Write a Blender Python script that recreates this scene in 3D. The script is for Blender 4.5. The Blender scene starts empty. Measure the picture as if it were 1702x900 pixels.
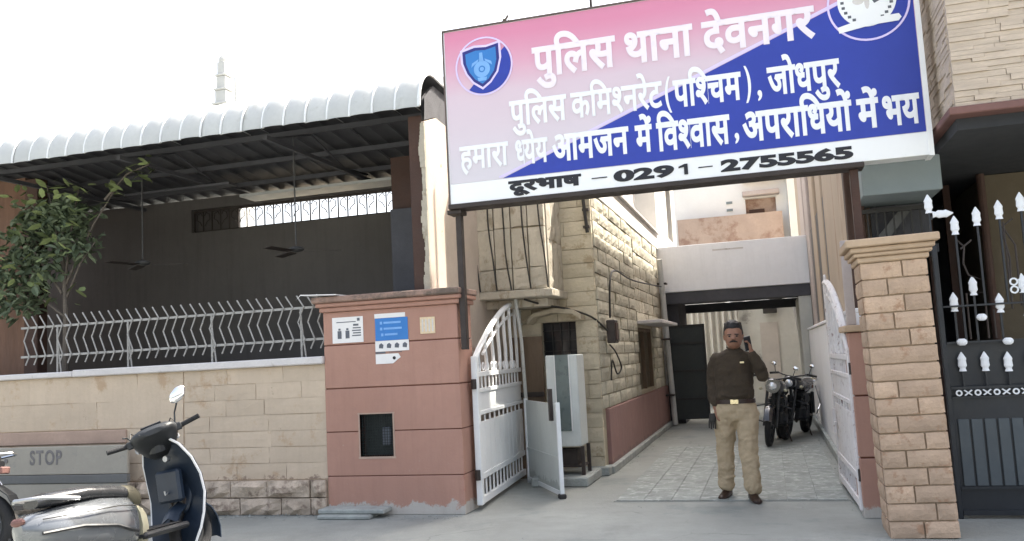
import bpy, bmesh, math, random
from mathutils import Vector, Matrix, Euler
S = bpy.context.scene
C = S.collection
PI = math.pi
rad = math.radians

# ---------------------------------------------------------------- camera
def set_camera():
    pitch, roll, yaw = rad(5.798), rad(-2.957), rad(-16.1)
    right = Vector((math.cos(yaw), -math.sin(yaw), 0)); fwd = Vector((math.sin(yaw), math.cos(yaw), 0)); up = Vector((0, 0, 1))
    f2 = fwd*math.cos(pitch) + up*math.sin(pitch); u2 = -fwd*math.sin(pitch) + up*math.cos(pitch)
    r3 = right*math.cos(roll) + u2*math.sin(roll); u3 = -right*math.sin(roll) + u2*math.cos(roll)
    cd = bpy.data.cameras.new('camera'); co = bpy.data.objects.new('camera', cd); C.objects.link(co)
    cd.sensor_width = 36; cd.lens = 36*1450/1702; cd.clip_start = .1; cd.clip_end = 3000
    M = Matrix((r3, u3, -f2)).transposed().to_4x4(); M.translation = Vector((0, 0, 1.48)); co.matrix_world = M
    S.camera = co
set_camera()
# ---------------------------------------------------------------- world, sun, exposure
SUN_EL, SUN_AZ = 53.0, 54.0          # azimuth: degrees from +X towards +Y
W = bpy.data.worlds.new('World'); S.world = W; W.use_nodes = True
sky = W.node_tree.nodes.new('ShaderNodeTexSky'); sky.sky_type = 'NISHITA'; sky.sun_disc = False
sky.sun_elevation = rad(SUN_EL); sky.sun_rotation = rad(90 - SUN_AZ)
sky.air_density = 1.0; sky.dust_density = 7.0; sky.ozone_density = 0.6
hs = W.node_tree.nodes.new('ShaderNodeHueSaturation'); hs.inputs['Saturation'].default_value = .62     # pale, dusty winter sky
W.node_tree.links.new(sky.outputs[0], hs.inputs['Color']); W.node_tree.links.new(hs.outputs[0], W.node_tree.nodes['Background'].inputs[0])
W.node_tree.nodes['Background'].inputs[1].default_value = 0.15
sl = bpy.data.lights.new('sun', 'SUN'); sl.energy = 4.0; sl.angle = rad(.6); sl.color = (1, .93, .82)
so = bpy.data.objects.new('sun', sl); C.objects.link(so)
sd = Vector((math.cos(rad(SUN_EL))*math.cos(rad(SUN_AZ)), math.cos(rad(SUN_EL))*math.sin(rad(SUN_AZ)), math.sin(rad(SUN_EL))))
so.rotation_euler = sd.to_track_quat('Z', 'Y').to_euler(); so.location = (0, 0, 20)
S.view_settings.view_transform = 'Standard'; S.view_settings.look = 'None'
S.view_settings.exposure = 1.95; S.view_settings.gamma = 1
S.render.engine = 'CYCLES'; S.cycles.max_bounces = 8; S.cycles.diffuse_bounces = 5

# ---------------------------------------------------------------- helpers
ORG = {}
def rgb(r, g, b):
    f = lambda c: (c/255/12.92) if c/255 <= .04045 else ((c/255+.055)/1.055)**2.4
    return (f(r), f(g), f(b))
def tag(o, label=None, cat=None, group=None, kind=None):
    if label: o['label'] = label
    if cat: o['category'] = cat
    if group: o['group'] = group
    if kind: o['kind'] = kind
    return o
def thing(name, loc, label, cat, group=None):
    o = bpy.data.objects.new(name, None); C.objects.link(o); o.location = loc; o.empty_display_size = .1
    ORG[o] = Vector(loc); return tag(o, label, cat, group)
class MB:
    def __init__(s): s.v = []; s.f = []; s.mi = []
    def add(s, vs, fs, mi=0):
        n = len(s.v); s.v += [Vector(v) for v in vs]; s.f += [tuple(i+n for i in f) for f in fs]; s.mi += [mi]*len(fs); return s
    def box(s, x0, x1, y0, y1, z0, z1, mi=0):
        return s.add([(x0,y0,z0),(x1,y0,z0),(x1,y1,z0),(x0,y1,z0),(x0,y0,z1),(x1,y0,z1),(x1,y1,z1),(x0,y1,z1)],
                     [(0,3,2,1),(4,5,6,7),(0,1,5,4),(1,2,6,5),(2,3,7,6),(3,0,4,7)], mi)
    def cbox(s, x0, x1, y0, y1, z0, z1, b=.008, mi=0):       # box with chamfered edges
        bm = bmesh.new(); bmesh.ops.create_cube(bm, size=1)
        for v in bm.verts: v.co = Vector(((x0+x1)/2+v.co.x*(x1-x0), (y0+y1)/2+v.co.y*(y1-y0), (z0+z1)/2+v.co.z*(z1-z0)))
        bmesh.ops.bevel(bm, geom=bm.edges[:], offset=b, segments=1, affect='EDGES')
        bm.verts.index_update(); s.add([v.co.copy() for v in bm.verts], [tuple(v.index for v in f.verts) for f in bm.faces], mi); bm.free(); return s
    def obox(s, c, size, M, mi=0):
        k = MB().box(-size[0]/2, size[0]/2, -size[1]/2, size[1]/2, -size[2]/2, size[2]/2)
        return s.add([Vector(c)+M@v for v in k.v], k.f, mi)
    def loft(s, rings, cap=True, mi=0, closed=True):
        n = len(rings[0]); vs = [p for r in rings for p in r]; fs = []
        for i in range(len(rings)-1):
            for j in range(n if closed else n-1):
                a, b = i*n+j, i*n+(j+1) % n; fs.append((a, b, b+n, a+n))
        if cap and closed: fs.append(tuple(range(n-1, -1, -1))); fs.append(tuple(range((len(rings)-1)*n, len(rings)*n)))
        return s.add(vs, fs, mi)
    def tube(s, pts, r, n=8, mi=0):
        pts = [Vector(p) for p in pts]; rs = r if isinstance(r, (list, tuple)) else [r]*len(pts); rings = []
        a = (pts[1]-pts[0]).normalized(); ref = Vector((0,0,1)) if abs(a.z) < .9 else Vector((1,0,0)); u = a.cross(ref).normalized()
        for i, p in enumerate(pts):
            d = (pts[min(i+1, len(pts)-1)]-pts[max(i-1, 0)]).normalized(); u = (u-d*u.dot(d)).normalized(); w = d.cross(u)
            rings.append([p+(u*math.cos(2*PI*k/n)+w*math.sin(2*PI*k/n))*rs[i] for k in range(n)])
        return s.loft(rings, mi=mi)
    def cyl(s, a, b, r, n=12, r2=None, mi=0): return s.tube([a, b], [r, r if r2 is None else r2], n, mi)
    def sph(s, c, r, n=12, m=8, M=None, mi=0):
        r = (r, r, r) if not isinstance(r, (tuple, list)) else r; c = Vector(c); rings = []
        for i in range(1, m):
            t = PI*i/m
            rings.append([Vector((r[0]*math.sin(t)*math.cos(2*PI*k/n), r[1]*math.sin(t)*math.sin(2*PI*k/n), -r[2]*math.cos(t))) for k in range(n)])
        if M: rings = [[M@p for p in q] for q in rings]
        return s.loft([[c+p for p in q] for q in rings], mi=mi)
    def torus(s, c, R, r, axis='y', n=28, m=8, mi=0, w=1.0):
        vs, fs = [], []; c = Vector(c)
        for i in range(n):
            for j in range(m):
                t, u = 2*PI*i/n, 2*PI*j/m; q = R+r*math.cos(u); h = r*w*math.sin(u)
                p = {'y': (q*math.cos(t), h, q*math.sin(t)), 'z': (q*math.cos(t), q*math.sin(t), h), 'x': (h, q*math.cos(t), q*math.sin(t))}[axis]
                vs.append(c+Vector(p)); fs.append((i*m+j, i*m+(j+1) % m, ((i+1) % n)*m+(j+1) % m, ((i+1) % n)*m+j))
        return s.add(vs, fs, mi)
    def prism(s, poly, y0, y1, mi=0):      # polygon in x,z extruded along y
        n = len(poly); return s.loft([[Vector((x, y0, z)) for x, z in poly], [Vector((x, y1, z)) for x, z in poly]], mi=mi)
    def map(s, fn): s.v = [Vector(fn(v)) for v in s.v]; return s
def build(name, mb, mt, parent=None, smooth=False, origin=None):
    if parent is not None: org = ORG[parent]
    elif origin is not None: org = Vector(origin)
    else:
        xs = [v.x for v in mb.v]; ys = [v.y for v in mb.v]; zs = [v.z for v in mb.v]
        org = Vector(((min(xs)+max(xs))/2, (min(ys)+max(ys))/2, min(zs)))
    me = bpy.data.meshes.new(name); me.from_pydata([v-org for v in mb.v], [], mb.f)
    for m in (mt if isinstance(mt, (list, tuple)) else [mt]): me.materials.append(m)
    if any(mb.mi): me.polygons.foreach_set('material_index', mb.mi)
    bm = bmesh.new(); bm.from_mesh(me); bmesh.ops.recalc_face_normals(bm, faces=bm.faces); bm.to_mesh(me); bm.free()
    if smooth: me.polygons.foreach_set('use_smooth', [True]*len(me.polygons)); me.set_sharp_from_angle(angle=rad(45))
    o = bpy.data.objects.new(name, me); C.objects.link(o); ORG[o] = org
    if parent is not None: o.parent = parent
    else: o.location = org
    return o
def struct(name, mb, mt, **k): return tag(build(name, mb, mt, **k), kind='structure')
def copy_tree(o, parent=None):
    c = o.copy(); C.objects.link(c); c.parent = parent
    for ch in list(o.children): copy_tree(ch, c)
    return c
def piece(name, me, parent, pos, size, rz=0, mt=None):       # shared unit mesh placed and scaled
    o = bpy.data.objects.new(name, me); C.objects.link(o); o.parent = parent
    o.location = Vector(pos)-ORG[parent]; o.scale = size; o.rotation_euler = (0, 0, rz); return o

# ---------------------------------------------------------------- materials
def mat(name, col, rough=.85, var=.18, scale=3.0, bump=.15, bscale=60.0, metal=0, objvar=0.0, stain=None, stain_amt=0.0, stain_scale=1.5,
        low=None, low_z=0.0, low_h=.3, coat=0.0, spec=.4, streak=0.0, crack=None, chips=None, stretch=(1,1,1), detail=6):
    m = bpy.data.materials.new(name); m.use_nodes = True; t = m.node_tree; N = t.nodes; L = t.links; B = N['Principled BSDF']
    geo = N.new('ShaderNodeNewGeometry'); mp = N.new('ShaderNodeMapping'); mp.inputs['Scale'].default_value = stretch
    L.new(geo.outputs['Position'], mp.inputs[0]); pos = mp.outputs[0]
    def noise(sc, det=6, ro=.6):
        n = N.new('ShaderNodeTexNoise'); n.inputs['Scale'].default_value = sc; n.inputs['Detail'].default_value = det; n.inputs['Roughness'].default_value = ro
        L.new(pos, n.inputs['Vector']); return n.outputs['Fac']
    def ramp(fac, a, b, ca, cb):
        r = N.new('ShaderNodeMapRange'); r.inputs['From Min'].default_value = a; r.inputs['From Max'].default_value = b
        r.inputs['To Min'].default_value = ca; r.inputs['To Max'].default_value = cb; L.new(fac, r.inputs[0]); return r.outputs[0]
    def mix(fac, a, b, kind='MIX'):
        x = N.new('ShaderNodeMix'); x.data_type = 'RGBA'; x.blend_type = kind
        for sk, val in ((0, fac), (6, a), (7, b)):
            if isinstance(val, (int, float)): x.inputs[sk].default_value = val
            elif isinstance(val, tuple): x.inputs[sk].default_value = (*val, 1)
            else: L.new(val, x.inputs[sk])
        return x.outputs[2]
    f1 = ramp(noise(scale, detail), .3, .7, 0, 1)
    out = mix(f1, tuple(c*(1-var) for c in col), tuple(min(1, c*(1+var)) for c in col))
    f2 = ramp(noise(scale*9, 4), .3, .7, 0, 1)
    out = mix(f2, out, mix(.5, out, tuple(c*(1-var*1.2) for c in col)))
    if objvar:
        oi = N.new('ShaderNodeObjectInfo'); g = ramp(oi.outputs['Random'], 0, 1, 1-objvar, 1+objvar*.6)
        out = mix(1.0, out, g, 'MULTIPLY')
    if stain:
        f = ramp(noise(stain_scale, 8, .7), .62-stain_amt*.35, .70-stain_amt*.3, 0, .85); out = mix(f, out, stain)
    if low:
        sx = N.new('ShaderNodeSeparateXYZ'); L.new(geo.outputs['Position'], sx.inputs[0])
        h = ramp(sx.outputs['Z'], low_z, low_z+low_h, 1, 0); n = noise(7, 8, .75)
        ad = N.new('ShaderNodeMath'); ad.operation = 'MULTIPLY_ADD'; L.new(h, ad.inputs[0]); ad.inputs[1].default_value = .55; L.new(n, ad.inputs[2])
        out = mix(ramp(ad.outputs[0], .66, .72, 0, .9), out, low)
    if streak:                                   # rain and dust runs down the face
        m2 = N.new('ShaderNodeMapping'); m2.inputs['Scale'].default_value = (7, 7, .55); L.new(geo.outputs['Position'], m2.inputs[0])
        n = N.new('ShaderNodeTexNoise'); n.inputs['Scale'].default_value = 1.6; n.inputs['Detail'].default_value = 7; n.inputs['Roughness'].default_value = .7; L.new(m2.outputs[0], n.inputs['Vector'])
        out = mix(ramp(n.outputs['Fac'], .48, .72, 0, streak), out, tuple(c*.55 for c in col))
        out = mix(ramp(noise(.9, 5), .45, .7, 0, streak*.6), out, tuple(min(1, c*1.25+.03) for c in col))
    if chips: out = mix(ramp(noise(11, 7, .8), .70, .715, 0, .9), out, chips)
    if crack:
        wn = N.new('ShaderNodeTexNoise'); wn.inputs['Scale'].default_value = 2.2; wn.inputs['Detail'].default_value = 6; L.new(pos, wn.inputs['Vector'])
        va = N.new('ShaderNodeVectorMath'); va.operation = 'MULTIPLY_ADD'; L.new(wn.outputs['Color'], va.inputs[0]); va.inputs[1].default_value = (.7,.7,.7); L.new(pos, va.inputs[2])
        vo = N.new('ShaderNodeTexVoronoi'); vo.feature = 'DISTANCE_TO_EDGE'; vo.inputs['Scale'].default_value = .55; L.new(va.outputs[0], vo.inputs['Vector'])
        ce = ramp(vo.outputs['Distance'], .003, .009, .75, 0); mk = ramp(noise(.5, 2), .54, .60, 0, .7)
        mu = N.new('ShaderNodeMath'); mu.operation = 'MULTIPLY'; L.new(ce, mu.inputs[0]); L.new(mk, mu.inputs[1]); out = mix(mu.outputs[0], out, crack)
        out = mix(ramp(noise(90, 2), .66, .72, 0, .5), out, tuple(c*1.6 for c in col)); out = mix(ramp(noise(70, 3), .68, .73, 0, .6), out, crack)
        out = mix(ramp(noise(1.1, 7, .75), .55, .66, 0, .45), out, tuple(c*.66 for c in col)); out = mix(ramp(noise(.35, 5, .6), .5, .65, 0, .35), out, tuple(c*1.35 for c in col))
    L.new(out, B.inputs['Base Color'])
    rr = ramp(noise(6, 5), .3, .7, max(0, rough-.1), min(1, rough+.1)); L.new(rr, B.inputs['Roughness'])
    B.inputs['Roughness'].default_value = rough; B.inputs['Metallic'].default_value = metal; B.inputs['Specular IOR Level'].default_value = spec
    if coat: B.inputs['Coat Weight'].default_value = coat; B.inputs['Coat Roughness'].default_value = .08
    if bump:
        b = N.new('ShaderNodeBump'); b.inputs['Strength'].default_value = bump; b.inputs['Distance'].default_value = .02
        L.new(noise(bscale, 5, .65), b.inputs['Height']); L.new(b.outputs[0], B.inputs['Normal'])
    return m
M = {}
M['ground'] = mat('grey_concrete', (.255,.265,.245), .9, .14, .7, .35, 25, crack=(.08,.085,.08), stain=(.17,.19,.185), stain_amt=.15, stain_scale=.8)
M['paver'] = mat('worn_paver', (.26,.28,.262), .85, .25, 5, .3, 30, objvar=.10, stain=(.38,.40,.38), stain_amt=.28, stain_scale=9)
M['red'] = mat('terracotta_paint', rgb(170,131,115), .85, .07, 1.2, .15, 40, low=(.46,.46,.42), low_z=-.03, low_h=.20, streak=.22, chips=(.52,.44,.40), stain=rgb(165,108,92), stain_amt=.1)
M['redcap'] = mat('weathered_cap', rgb(150,125,112), .9, .25, 4, .4, 25, stain=rgb(92,84,76), stain_amt=.5, stain_scale=3)
M['groove'] = mat('groove_plaster', rgb(105,66,55), .9, .1, 2)
M['white'] = mat('white_paint', (.72,.72,.71), .5, .05, 2, .05, 30, stain=(.55,.55,.52), stain_amt=.0, stain_scale=3)
M['gatewhite'] = mat('white_gate_paint', (.76,.78,.78), .45, .06, 3, .05, 50, stain=(.45,.42,.36), stain_amt=-.05, stain_scale=12)
M['oldwhite'] = mat('stained_white_metal', (.56,.59,.57), .55, .08, 3, .1, 40, low=(.36,.38,.36), low_z=.0, low_h=.22, streak=.25)
M['rustwhite'] = mat('chipped_white_paint', (.70,.67,.66), .6, .1, 5, .1, 40, stain=rgb(120,85,75), stain_amt=.12, stain_scale=14)
M['coping'] = mat('pale_coping', (.62,.59,.57), .8, .1, 4, .2, 30, stain=(.4,.37,.33), stain_amt=.1, stain_scale=6)
M['cream'] = mat('cream_stone', rgb(198,180,158), .9, .08, 2.5, .25, 30, objvar=.07, streak=.14, stain=rgb(178,152,124), stain_amt=.15, stain_scale=3,
                 low=rgb(134,114,100), low_z=.10, low_h=.36)
M['creammortar'] = mat('cream_mortar', rgb(184,164,142), .95, .12, 5, .2, 40)
M['plinth'] = mat('weathered_plinth_stone', rgb(186,170,152), .95, .3, 9, .7, 22, objvar=.2, stain=rgb(120,104,92), stain_amt=.24, stain_scale=7)
M['bandbrown'] = mat('brown_band', rgb(176,152,136), .9, .15, 3)
M['stone'] = mat('yellow_sandstone', rgb(196,185,162), .92, .14, 4, .45, 28, objvar=.14, stain=rgb(158,142,116), stain_amt=.16, stain_scale=4)
M['stone2'] = mat('grey_cream_rock', rgb(190,184,166), .92, .16, 5, .55, 24, objvar=.16, stain=rgb(150,142,120), stain_amt=.2, stain_scale=5)
M['stonemortar'] = mat('stone_mortar', rgb(176,165,144), .95, .12, 6, .3, 40)
M['slab'] = mat('grey_stone_slab', rgb(186,178,162), .9, .16, 4, .5, 26, objvar=.1, stain=rgb(140,128,108), stain_amt=.2, stain_scale=6, stretch=(1,1,.6))
M['dado'] = mat('pink_dado', rgb(144,112,106), .85, .12, 1.5, .1, 30, streak=.2, low=rgb(120,96,92), low_z=0, low_h=.2)
M['plaster'] = mat('white_plaster', (.70,.68,.64), .9, .08, 1.5, .15, 20, stain=(.5,.46,.4), stain_amt=.05)
M['plaster2'] = mat('white_limewash', (.80,.79,.76), .9, .05, 1.5, .1, 20)
M['beam'] = mat('painted_beam', (.84,.84,.85), .85, streak=.12, var=.05, scale=1.2, bump=.1, bscale=20) if 1 else mat('painted_beam', (.62,.64,.67), .85, .05, 1.2, .1, 20, stain=(.5,.5,.52), stain_amt=.03)
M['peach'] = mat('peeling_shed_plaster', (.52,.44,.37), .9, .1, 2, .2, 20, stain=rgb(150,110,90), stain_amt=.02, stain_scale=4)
M['brownpaint'] = mat('dark_brown_paint', rgb(74,54,46), .75, .2, 3)
M['brick'] = mat('beige_cladding_brick', rgb(188,162,138), .88, .14, 6, .45, 35, objvar=.16, stain=rgb(160,126,100), stain_amt=.18, stain_scale=8)
M['brickmortar'] = mat('beige_pillar_mortar', rgb(170,150,126), .9, .1, 6, .2, 50)
M['bcap'] = mat('moulded_cap', rgb(184,160,134), .85, .1, 4, .2, 40)
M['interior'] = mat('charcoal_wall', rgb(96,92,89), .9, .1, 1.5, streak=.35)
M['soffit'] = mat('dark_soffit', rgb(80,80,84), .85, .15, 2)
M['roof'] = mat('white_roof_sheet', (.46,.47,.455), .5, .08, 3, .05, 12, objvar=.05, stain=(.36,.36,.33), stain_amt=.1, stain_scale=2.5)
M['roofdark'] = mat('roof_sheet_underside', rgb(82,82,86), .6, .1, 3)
M['steel'] = mat('dark_steel', rgb(58,50,46), .6, .25, 8, .1, 60)
M['grille'] = mat('grille_bar_paint', (.34,.33,.31), .55, .15, 8)
M['black'] = mat('black_gate_paint', (.022,.025,.030), .38, .2, 4, .05, 40)
M['gatepanel'] = mat('grey_gate_sheet', (.075,.09,.10), .4, .12, 4, .03, 40)
M['silver'] = mat('silver_white_paint', (.80,.82,.84), .35, .04, 6, 0)
M['beige'] = mat('beige_column_paint', rgb(176,158,138), .85, .12, 1.5, .1, 20, stain=rgb(150,126,108), stain_amt=.15, stretch=(1,1,.3))
M['pinkgrey'] = mat('pinkish_plaster', rgb(176,164,158), .85, .1, 2)
M['clad'] = mat('split_face_stone', rgb(204,188,170), .92, .2, 3, .6, 30, stretch=(1,1,6))
M['maroon'] = mat('maroon_ledge', rgb(116,84,78), .7, .15, 3)
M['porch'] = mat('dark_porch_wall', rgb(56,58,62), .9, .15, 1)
M['olive'] = mat('olive_brown_wall', rgb(100,90,74), .9, .2, 1.2)
M['greyfascia'] = mat('grey_fascia', rgb(132,142,144), .8, .06, 2)
M['glass'] = mat('dark_window_glass', (.02,.022,.025), .15, .1, 2, 0)
M['signpink'] = None
M['signblue'] = mat('blue_print', rgb(44,62,160), .38, .12, 1.2, .12, 2.5)
M['signwhite'] = mat('white_print', (.83,.84,.84), .35, .02, 2, 0)
M['lilac'] = mat('lilac_print', rgb(214,200,240), .35, .03, 2, 0)
M['blackprint'] = mat('black_print', (.015,.015,.02), .4, .1, 2, 0)
M['letter'] = mat('white_lettering', (.80,.81,.83), .35, .02, 2, 0)
M['letterpink'] = mat('pale_pink_lettering', (.80,.73,.79), .35, .02, 2, 0)
M['signmetal'] = mat('sign_frame_metal', rgb(96,84,78), .5, .2, 6, .1, 40)
M['navy'] = mat('navy_print', rgb(44,48,120), .4, .05, 2, 0)
M['sky_blue'] = mat('light_blue_print', rgb(120,170,225), .4, .1, 12, 0)
M['midblue'] = mat('poster_blue', rgb(52,120,190), .5, .06, 4, 0)
M['paper'] = mat('white_paper', (.78,.76,.74), .7, .05, 6, 0)
M['beigepaper'] = mat('beige_plaque', rgb(222,200,165), .7, .15, 30, 0)
M['inkgrey'] = mat('grey_ink', (.12,.13,.15), .7, .2, 20, 0)
M['concretebase'] = mat('rough_concrete', (.33,.35,.33), .95, .25, 5, .5, 20)
M['meshbox'] = mat('dark_mesh', (.018,.024,.022), .6, .4, 20)
M['cable'] = mat('black_cable', (.03,.028,.025), .6, .2, 8, 0)
M['pipe'] = mat('white_drain_pipe', (.55,.55,.52), .5, .1, 4, .05, 20, stain=(.3,.29,.26), stain_amt=.1, stain_scale=5)
M['greenglass'] = mat('grey_green_glass', (.12,.15,.145), .3, .15, 3, 0)
M['wood'] = mat('weathered_board', rgb(112,96,80), .9, .25, 5, .3, 30, stretch=(1,1,.2))
M['leaf'] = mat('leaf_lit', (.22,.27,.11), .5, .35, 3, 0, objvar=.3)  # sunlight on the top and outer leaves is put into this brighter green
M['leafshade'] = mat('leaf_shaded', (.12,.155,.09), .55, .35, 3, 0)  # darker copy for the crown, its shade put into the colour
M['bark'] = mat('bark', (.13,.11,.09), .95, .3, 8, .4, 30)
M['brownpanel'] = mat('rust_brown_panel', rgb(112,84,68), .8, .25, 2, stretch=(3,3,.4))
M['rodgrey'] = mat('fan_grey_paint', rgb(80,80,80), .6, .1, 8, 0)
M['seamwhite'] = mat('white_seam', (.70,.72,.72), .4, .03, 3, 0)
M['brownwall'] = mat('brown_blotched_wall', rgb(176,156,142), .92, .12, 1.6, .2, 10, stain=rgb(140,112,98), stain_amt=.3, stain_scale=1.2)
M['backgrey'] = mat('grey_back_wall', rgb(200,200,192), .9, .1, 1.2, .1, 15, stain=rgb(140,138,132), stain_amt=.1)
M['backpink'] = mat('pinkish_back_wall', rgb(190,184,176), .9, .1, 1.2)
M['cloth'] = mat('grey_curtain', rgb(186,184,176), .9, .12, 3, .1, 30)
M['skin'] = mat('skin', rgb(140,102,82), .55, .1, 20, .05, 80)
M['hair'] = mat('black_hair', (.012,.010,.010), .6, .2, 30, .3, 90)
M['sweater'] = mat('olive_knit', rgb(64,54,42), .95, .2, 12, .5, 160)
M['khaki'] = mat('khaki_cloth', rgb(172,154,126), .9, .08, 4, .3, 60)
M['shoe'] = mat('brown_leather', rgb(48,32,26), .35, .2, 10, .05, 60)
M['brass'] = mat('polished_buckle', rgb(225,210,170), .25, .05, 5, 0, metal=.8)
M['strap'] = mat('black_leather', (.02,.018,.016), .5, .2, 10)
M['rubber'] = mat('tyre_rubber', (.022,.022,.023), .8, .2, 12, .3, 60)
M['chrome'] = mat('chrome', (.75,.76,.78), .12, .05, 5, 0, metal=1)
M['alu'] = mat('dull_aluminium', (.42,.43,.44), .35, .15, 8, .05, 50, metal=.8)
M['bikeblack'] = mat('black_enamel', (.014,.015,.018), .2, .1, 5, 0, coat=.8)
M['plasticblack'] = mat('black_plastic', (.028,.03,.032), .45, .15, 8, .08, 80)
M['scootnavy'] = mat('navy_plastic', (.018,.028,.045), .35, .15, 5, .03, 60)
M['scootsilver'] = mat('pearl_silver_paint', (.15,.16,.17), .22, .04, 3, 0, metal=.35, coat=1)
M['seat'] = mat('black_vinyl', (.03,.031,.033), .28, .12, 8, .08, 60, spec=.6)
M['seatend'] = mat('dusty_khaki_vinyl', rgb(92,88,72), .6, .12, 8, .08, 60)
M['creampanel'] = mat('cream_plastic', rgb(176,172,148), .45, .08, 5, 0)
M['headlamp'] = mat('headlamp_glass', (.75,.77,.8), .08, .05, 4, 0, metal=.6)
M['mirrorglass'] = mat('mirror_glass', (.9,.9,.9), .06, .02, 4, 0, metal=1)
M['barrier'] = mat('grey_barrier_paint', rgb(158,152,140), .7, .1, 3, .1, 30, stain=rgb(130,130,126), stain_amt=.12, stain_scale=4)
M['barrierblue'] = mat('slate_strip', rgb(104,104,102), .7, .15, 3)
M['faintink'] = mat('faded_lettering', rgb(124,120,118), .8, .3, 14, 0)
M['tower'] = mat('pale_tower_stone', (.52,.52,.50), .9, .05, 1)
M['tarp'] = mat('white_tarpaulin', (.75,.76,.77), .6, .1, 3)
M['doorpaint'] = mat('dark_green_grey_door', rgb(52,56,54), .6, .2, 3)

# sign face colour: print that runs from pink at the top to pale grey at the bottom
def sign_mat():
    m = bpy.data.materials.new('sign_gradient_print'); m.use_nodes = True; t = m.node_tree; N = t.nodes; L = t.links; B = N['Principled BSDF']
    tc = N.new('ShaderNodeTexCoord'); sx = N.new('ShaderNodeSeparateXYZ'); L.new(tc.outputs['Generated'], sx.inputs[0])
    no = N.new('ShaderNodeTexNoise'); no.inputs['Scale'].default_value = 3; L.new(tc.outputs['Generated'], no.inputs['Vector'])
    a = N.new('ShaderNodeMath'); a.operation = 'MULTIPLY_ADD'; L.new(no.outputs['Fac'], a.inputs[0]); a.inputs[1].default_value = .12; L.new(sx.outputs['Z'], a.inputs[2])
    r = N.new('ShaderNodeValToRGB'); e = r.color_ramp.elements
    e[0].position = .12; e[0].color = (*rgb(206,200,206), 1); e[1].position = 1.02; e[1].color = (*rgb(206,130,158), 1)
    k = e.new(.62); k.color = (*rgb(206,186,196), 1); k = e.new(.82); k.color = (*rgb(208,156,176), 1)
    L.new(a.outputs[0], r.inputs[0]); L.new(r.outputs[0], B.inputs['Base Color']); B.inputs['Roughness'].default_value = .38
    n2 = N.new('ShaderNodeTexNoise'); n2.inputs['Scale'].default_value = 5; n2.inputs['Detail'].default_value = 3; L.new(tc.outputs['Generated'], n2.inputs['Vector'])
    bp = N.new('ShaderNodeBump'); bp.inputs['Strength'].default_value = .35; bp.inputs['Distance'].default_value = .03; L.new(n2.outputs['Fac'], bp.inputs['Height']); L.new(bp.outputs[0], B.inputs['Normal'])
    return m
M['signpink'] = sign_mat()

# ---------------------------------------------------------------- unit pieces
def rock_mesh(name, mt, seed, amp, nx=4, nz=3, edge=.06, flat=False):
    r = random.Random(seed); vs, fs = [], []
    for j in range(nz+1):
        for i in range(nx+1):
            x, z = i/nx-.5, j/nz-.5; border = i in (0, nx) or j in (0, nz)
            y = -.5+edge*1.0 if border else -.5-r.uniform(0, amp)
            if not flat and not border: x += r.uniform(-.04,.04); z += r.uniform(-.06,.06)
            if border: x += r.uniform(-.006,.006); z += r.uniform(-.02,.02)
            vs.append((x, y, z))
    n = nx+1
    for j in range(nz):
        for i in range(nx): a = j*n+i; fs.append((a, a+1, a+n+1, a+n))
    b = [i for i in range(n)]+[j*n+nx for j in range(1, nz+1)]+[nz*n+i for i in range(nx-1, -1, -1)]+[j*n for j in range(nz-1, 0, -1)]
    k = len(vs)
    for i in b: vs.append((vs[i][0], .5, vs[i][2]))
    for q in range(len(b)): a, c = b[q], b[(q+1) % len(b)]; fs.append((a, k+q, k+(q+1) % len(b), c))
    me = bpy.data.meshes.new(name); me.from_pydata(vs, [], fs); me.materials.append(mt); return me
def variants(name, mt, amp, n=6, **k): return [rock_mesh(name, mt, 100+i*7, amp, **k) for i in range(n)]
V_front = variants('stone_block', M['stone'], .10)
V_side = variants('rock_block', M['stone2'], .20)
V_cream = variants('wall_block', M['cream'], .04, nx=2, nz=2, edge=.05)
V_plinth = variants('plinth_block', M['plinth'], .5)
V_brick = variants('pillar_brick', M['brick'], .07, nx=5, nz=3, edge=.13)
V_slab = variants('bay_slab', M['slab'], .2, nx=2, nz=8)
V_tile = [rock_mesh('paver', M['paver'], i, .0, nx=2, nz=2, edge=.04) for i in range(3)]
def courses(rng, parent, name, V, facing, a0, a1, plane, z0, z1, ch, ln, depth, gap=.012, skip=None, jitter=.25, limit=None, proud=.012):
    """courses of pieces over a wall face; facing '-y' (a = x) or '+x' (a = y) or '-x'"""
    nz = max(1, round((z1-z0)/ch)); h = (z1-z0)/nz; cnt = 0
    for j in range(nz):
        a = a0; first = True
        while a < a1-.01:
            l = ln*rng.uniform(1-jitter, 1+jitter)
            if first and j % 2: l *= .55
            first = False
            b = min(a+l, a1)
            if a1-b < ln*.35: b = a1
            zc = z0+(j+.5)*h; ac = (a+b)/2
            if not (skip and skip(ac, zc)):
                pr = rng.uniform(0, proud); d = depth
                if facing == '-y': p = (ac, plane+d/2-pr, zc); rz = 0
                elif facing == '+x': p = (plane-d/2+pr, ac, zc); rz = PI/2
                else: p = (plane+d/2-pr, ac, zc); rz = -PI/2
                piece(name, rng.choice(V), parent, p, (b-a-gap, d, h-gap), rz); cnt += 1
            a = b
    return cnt
R = random.Random(5)

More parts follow.
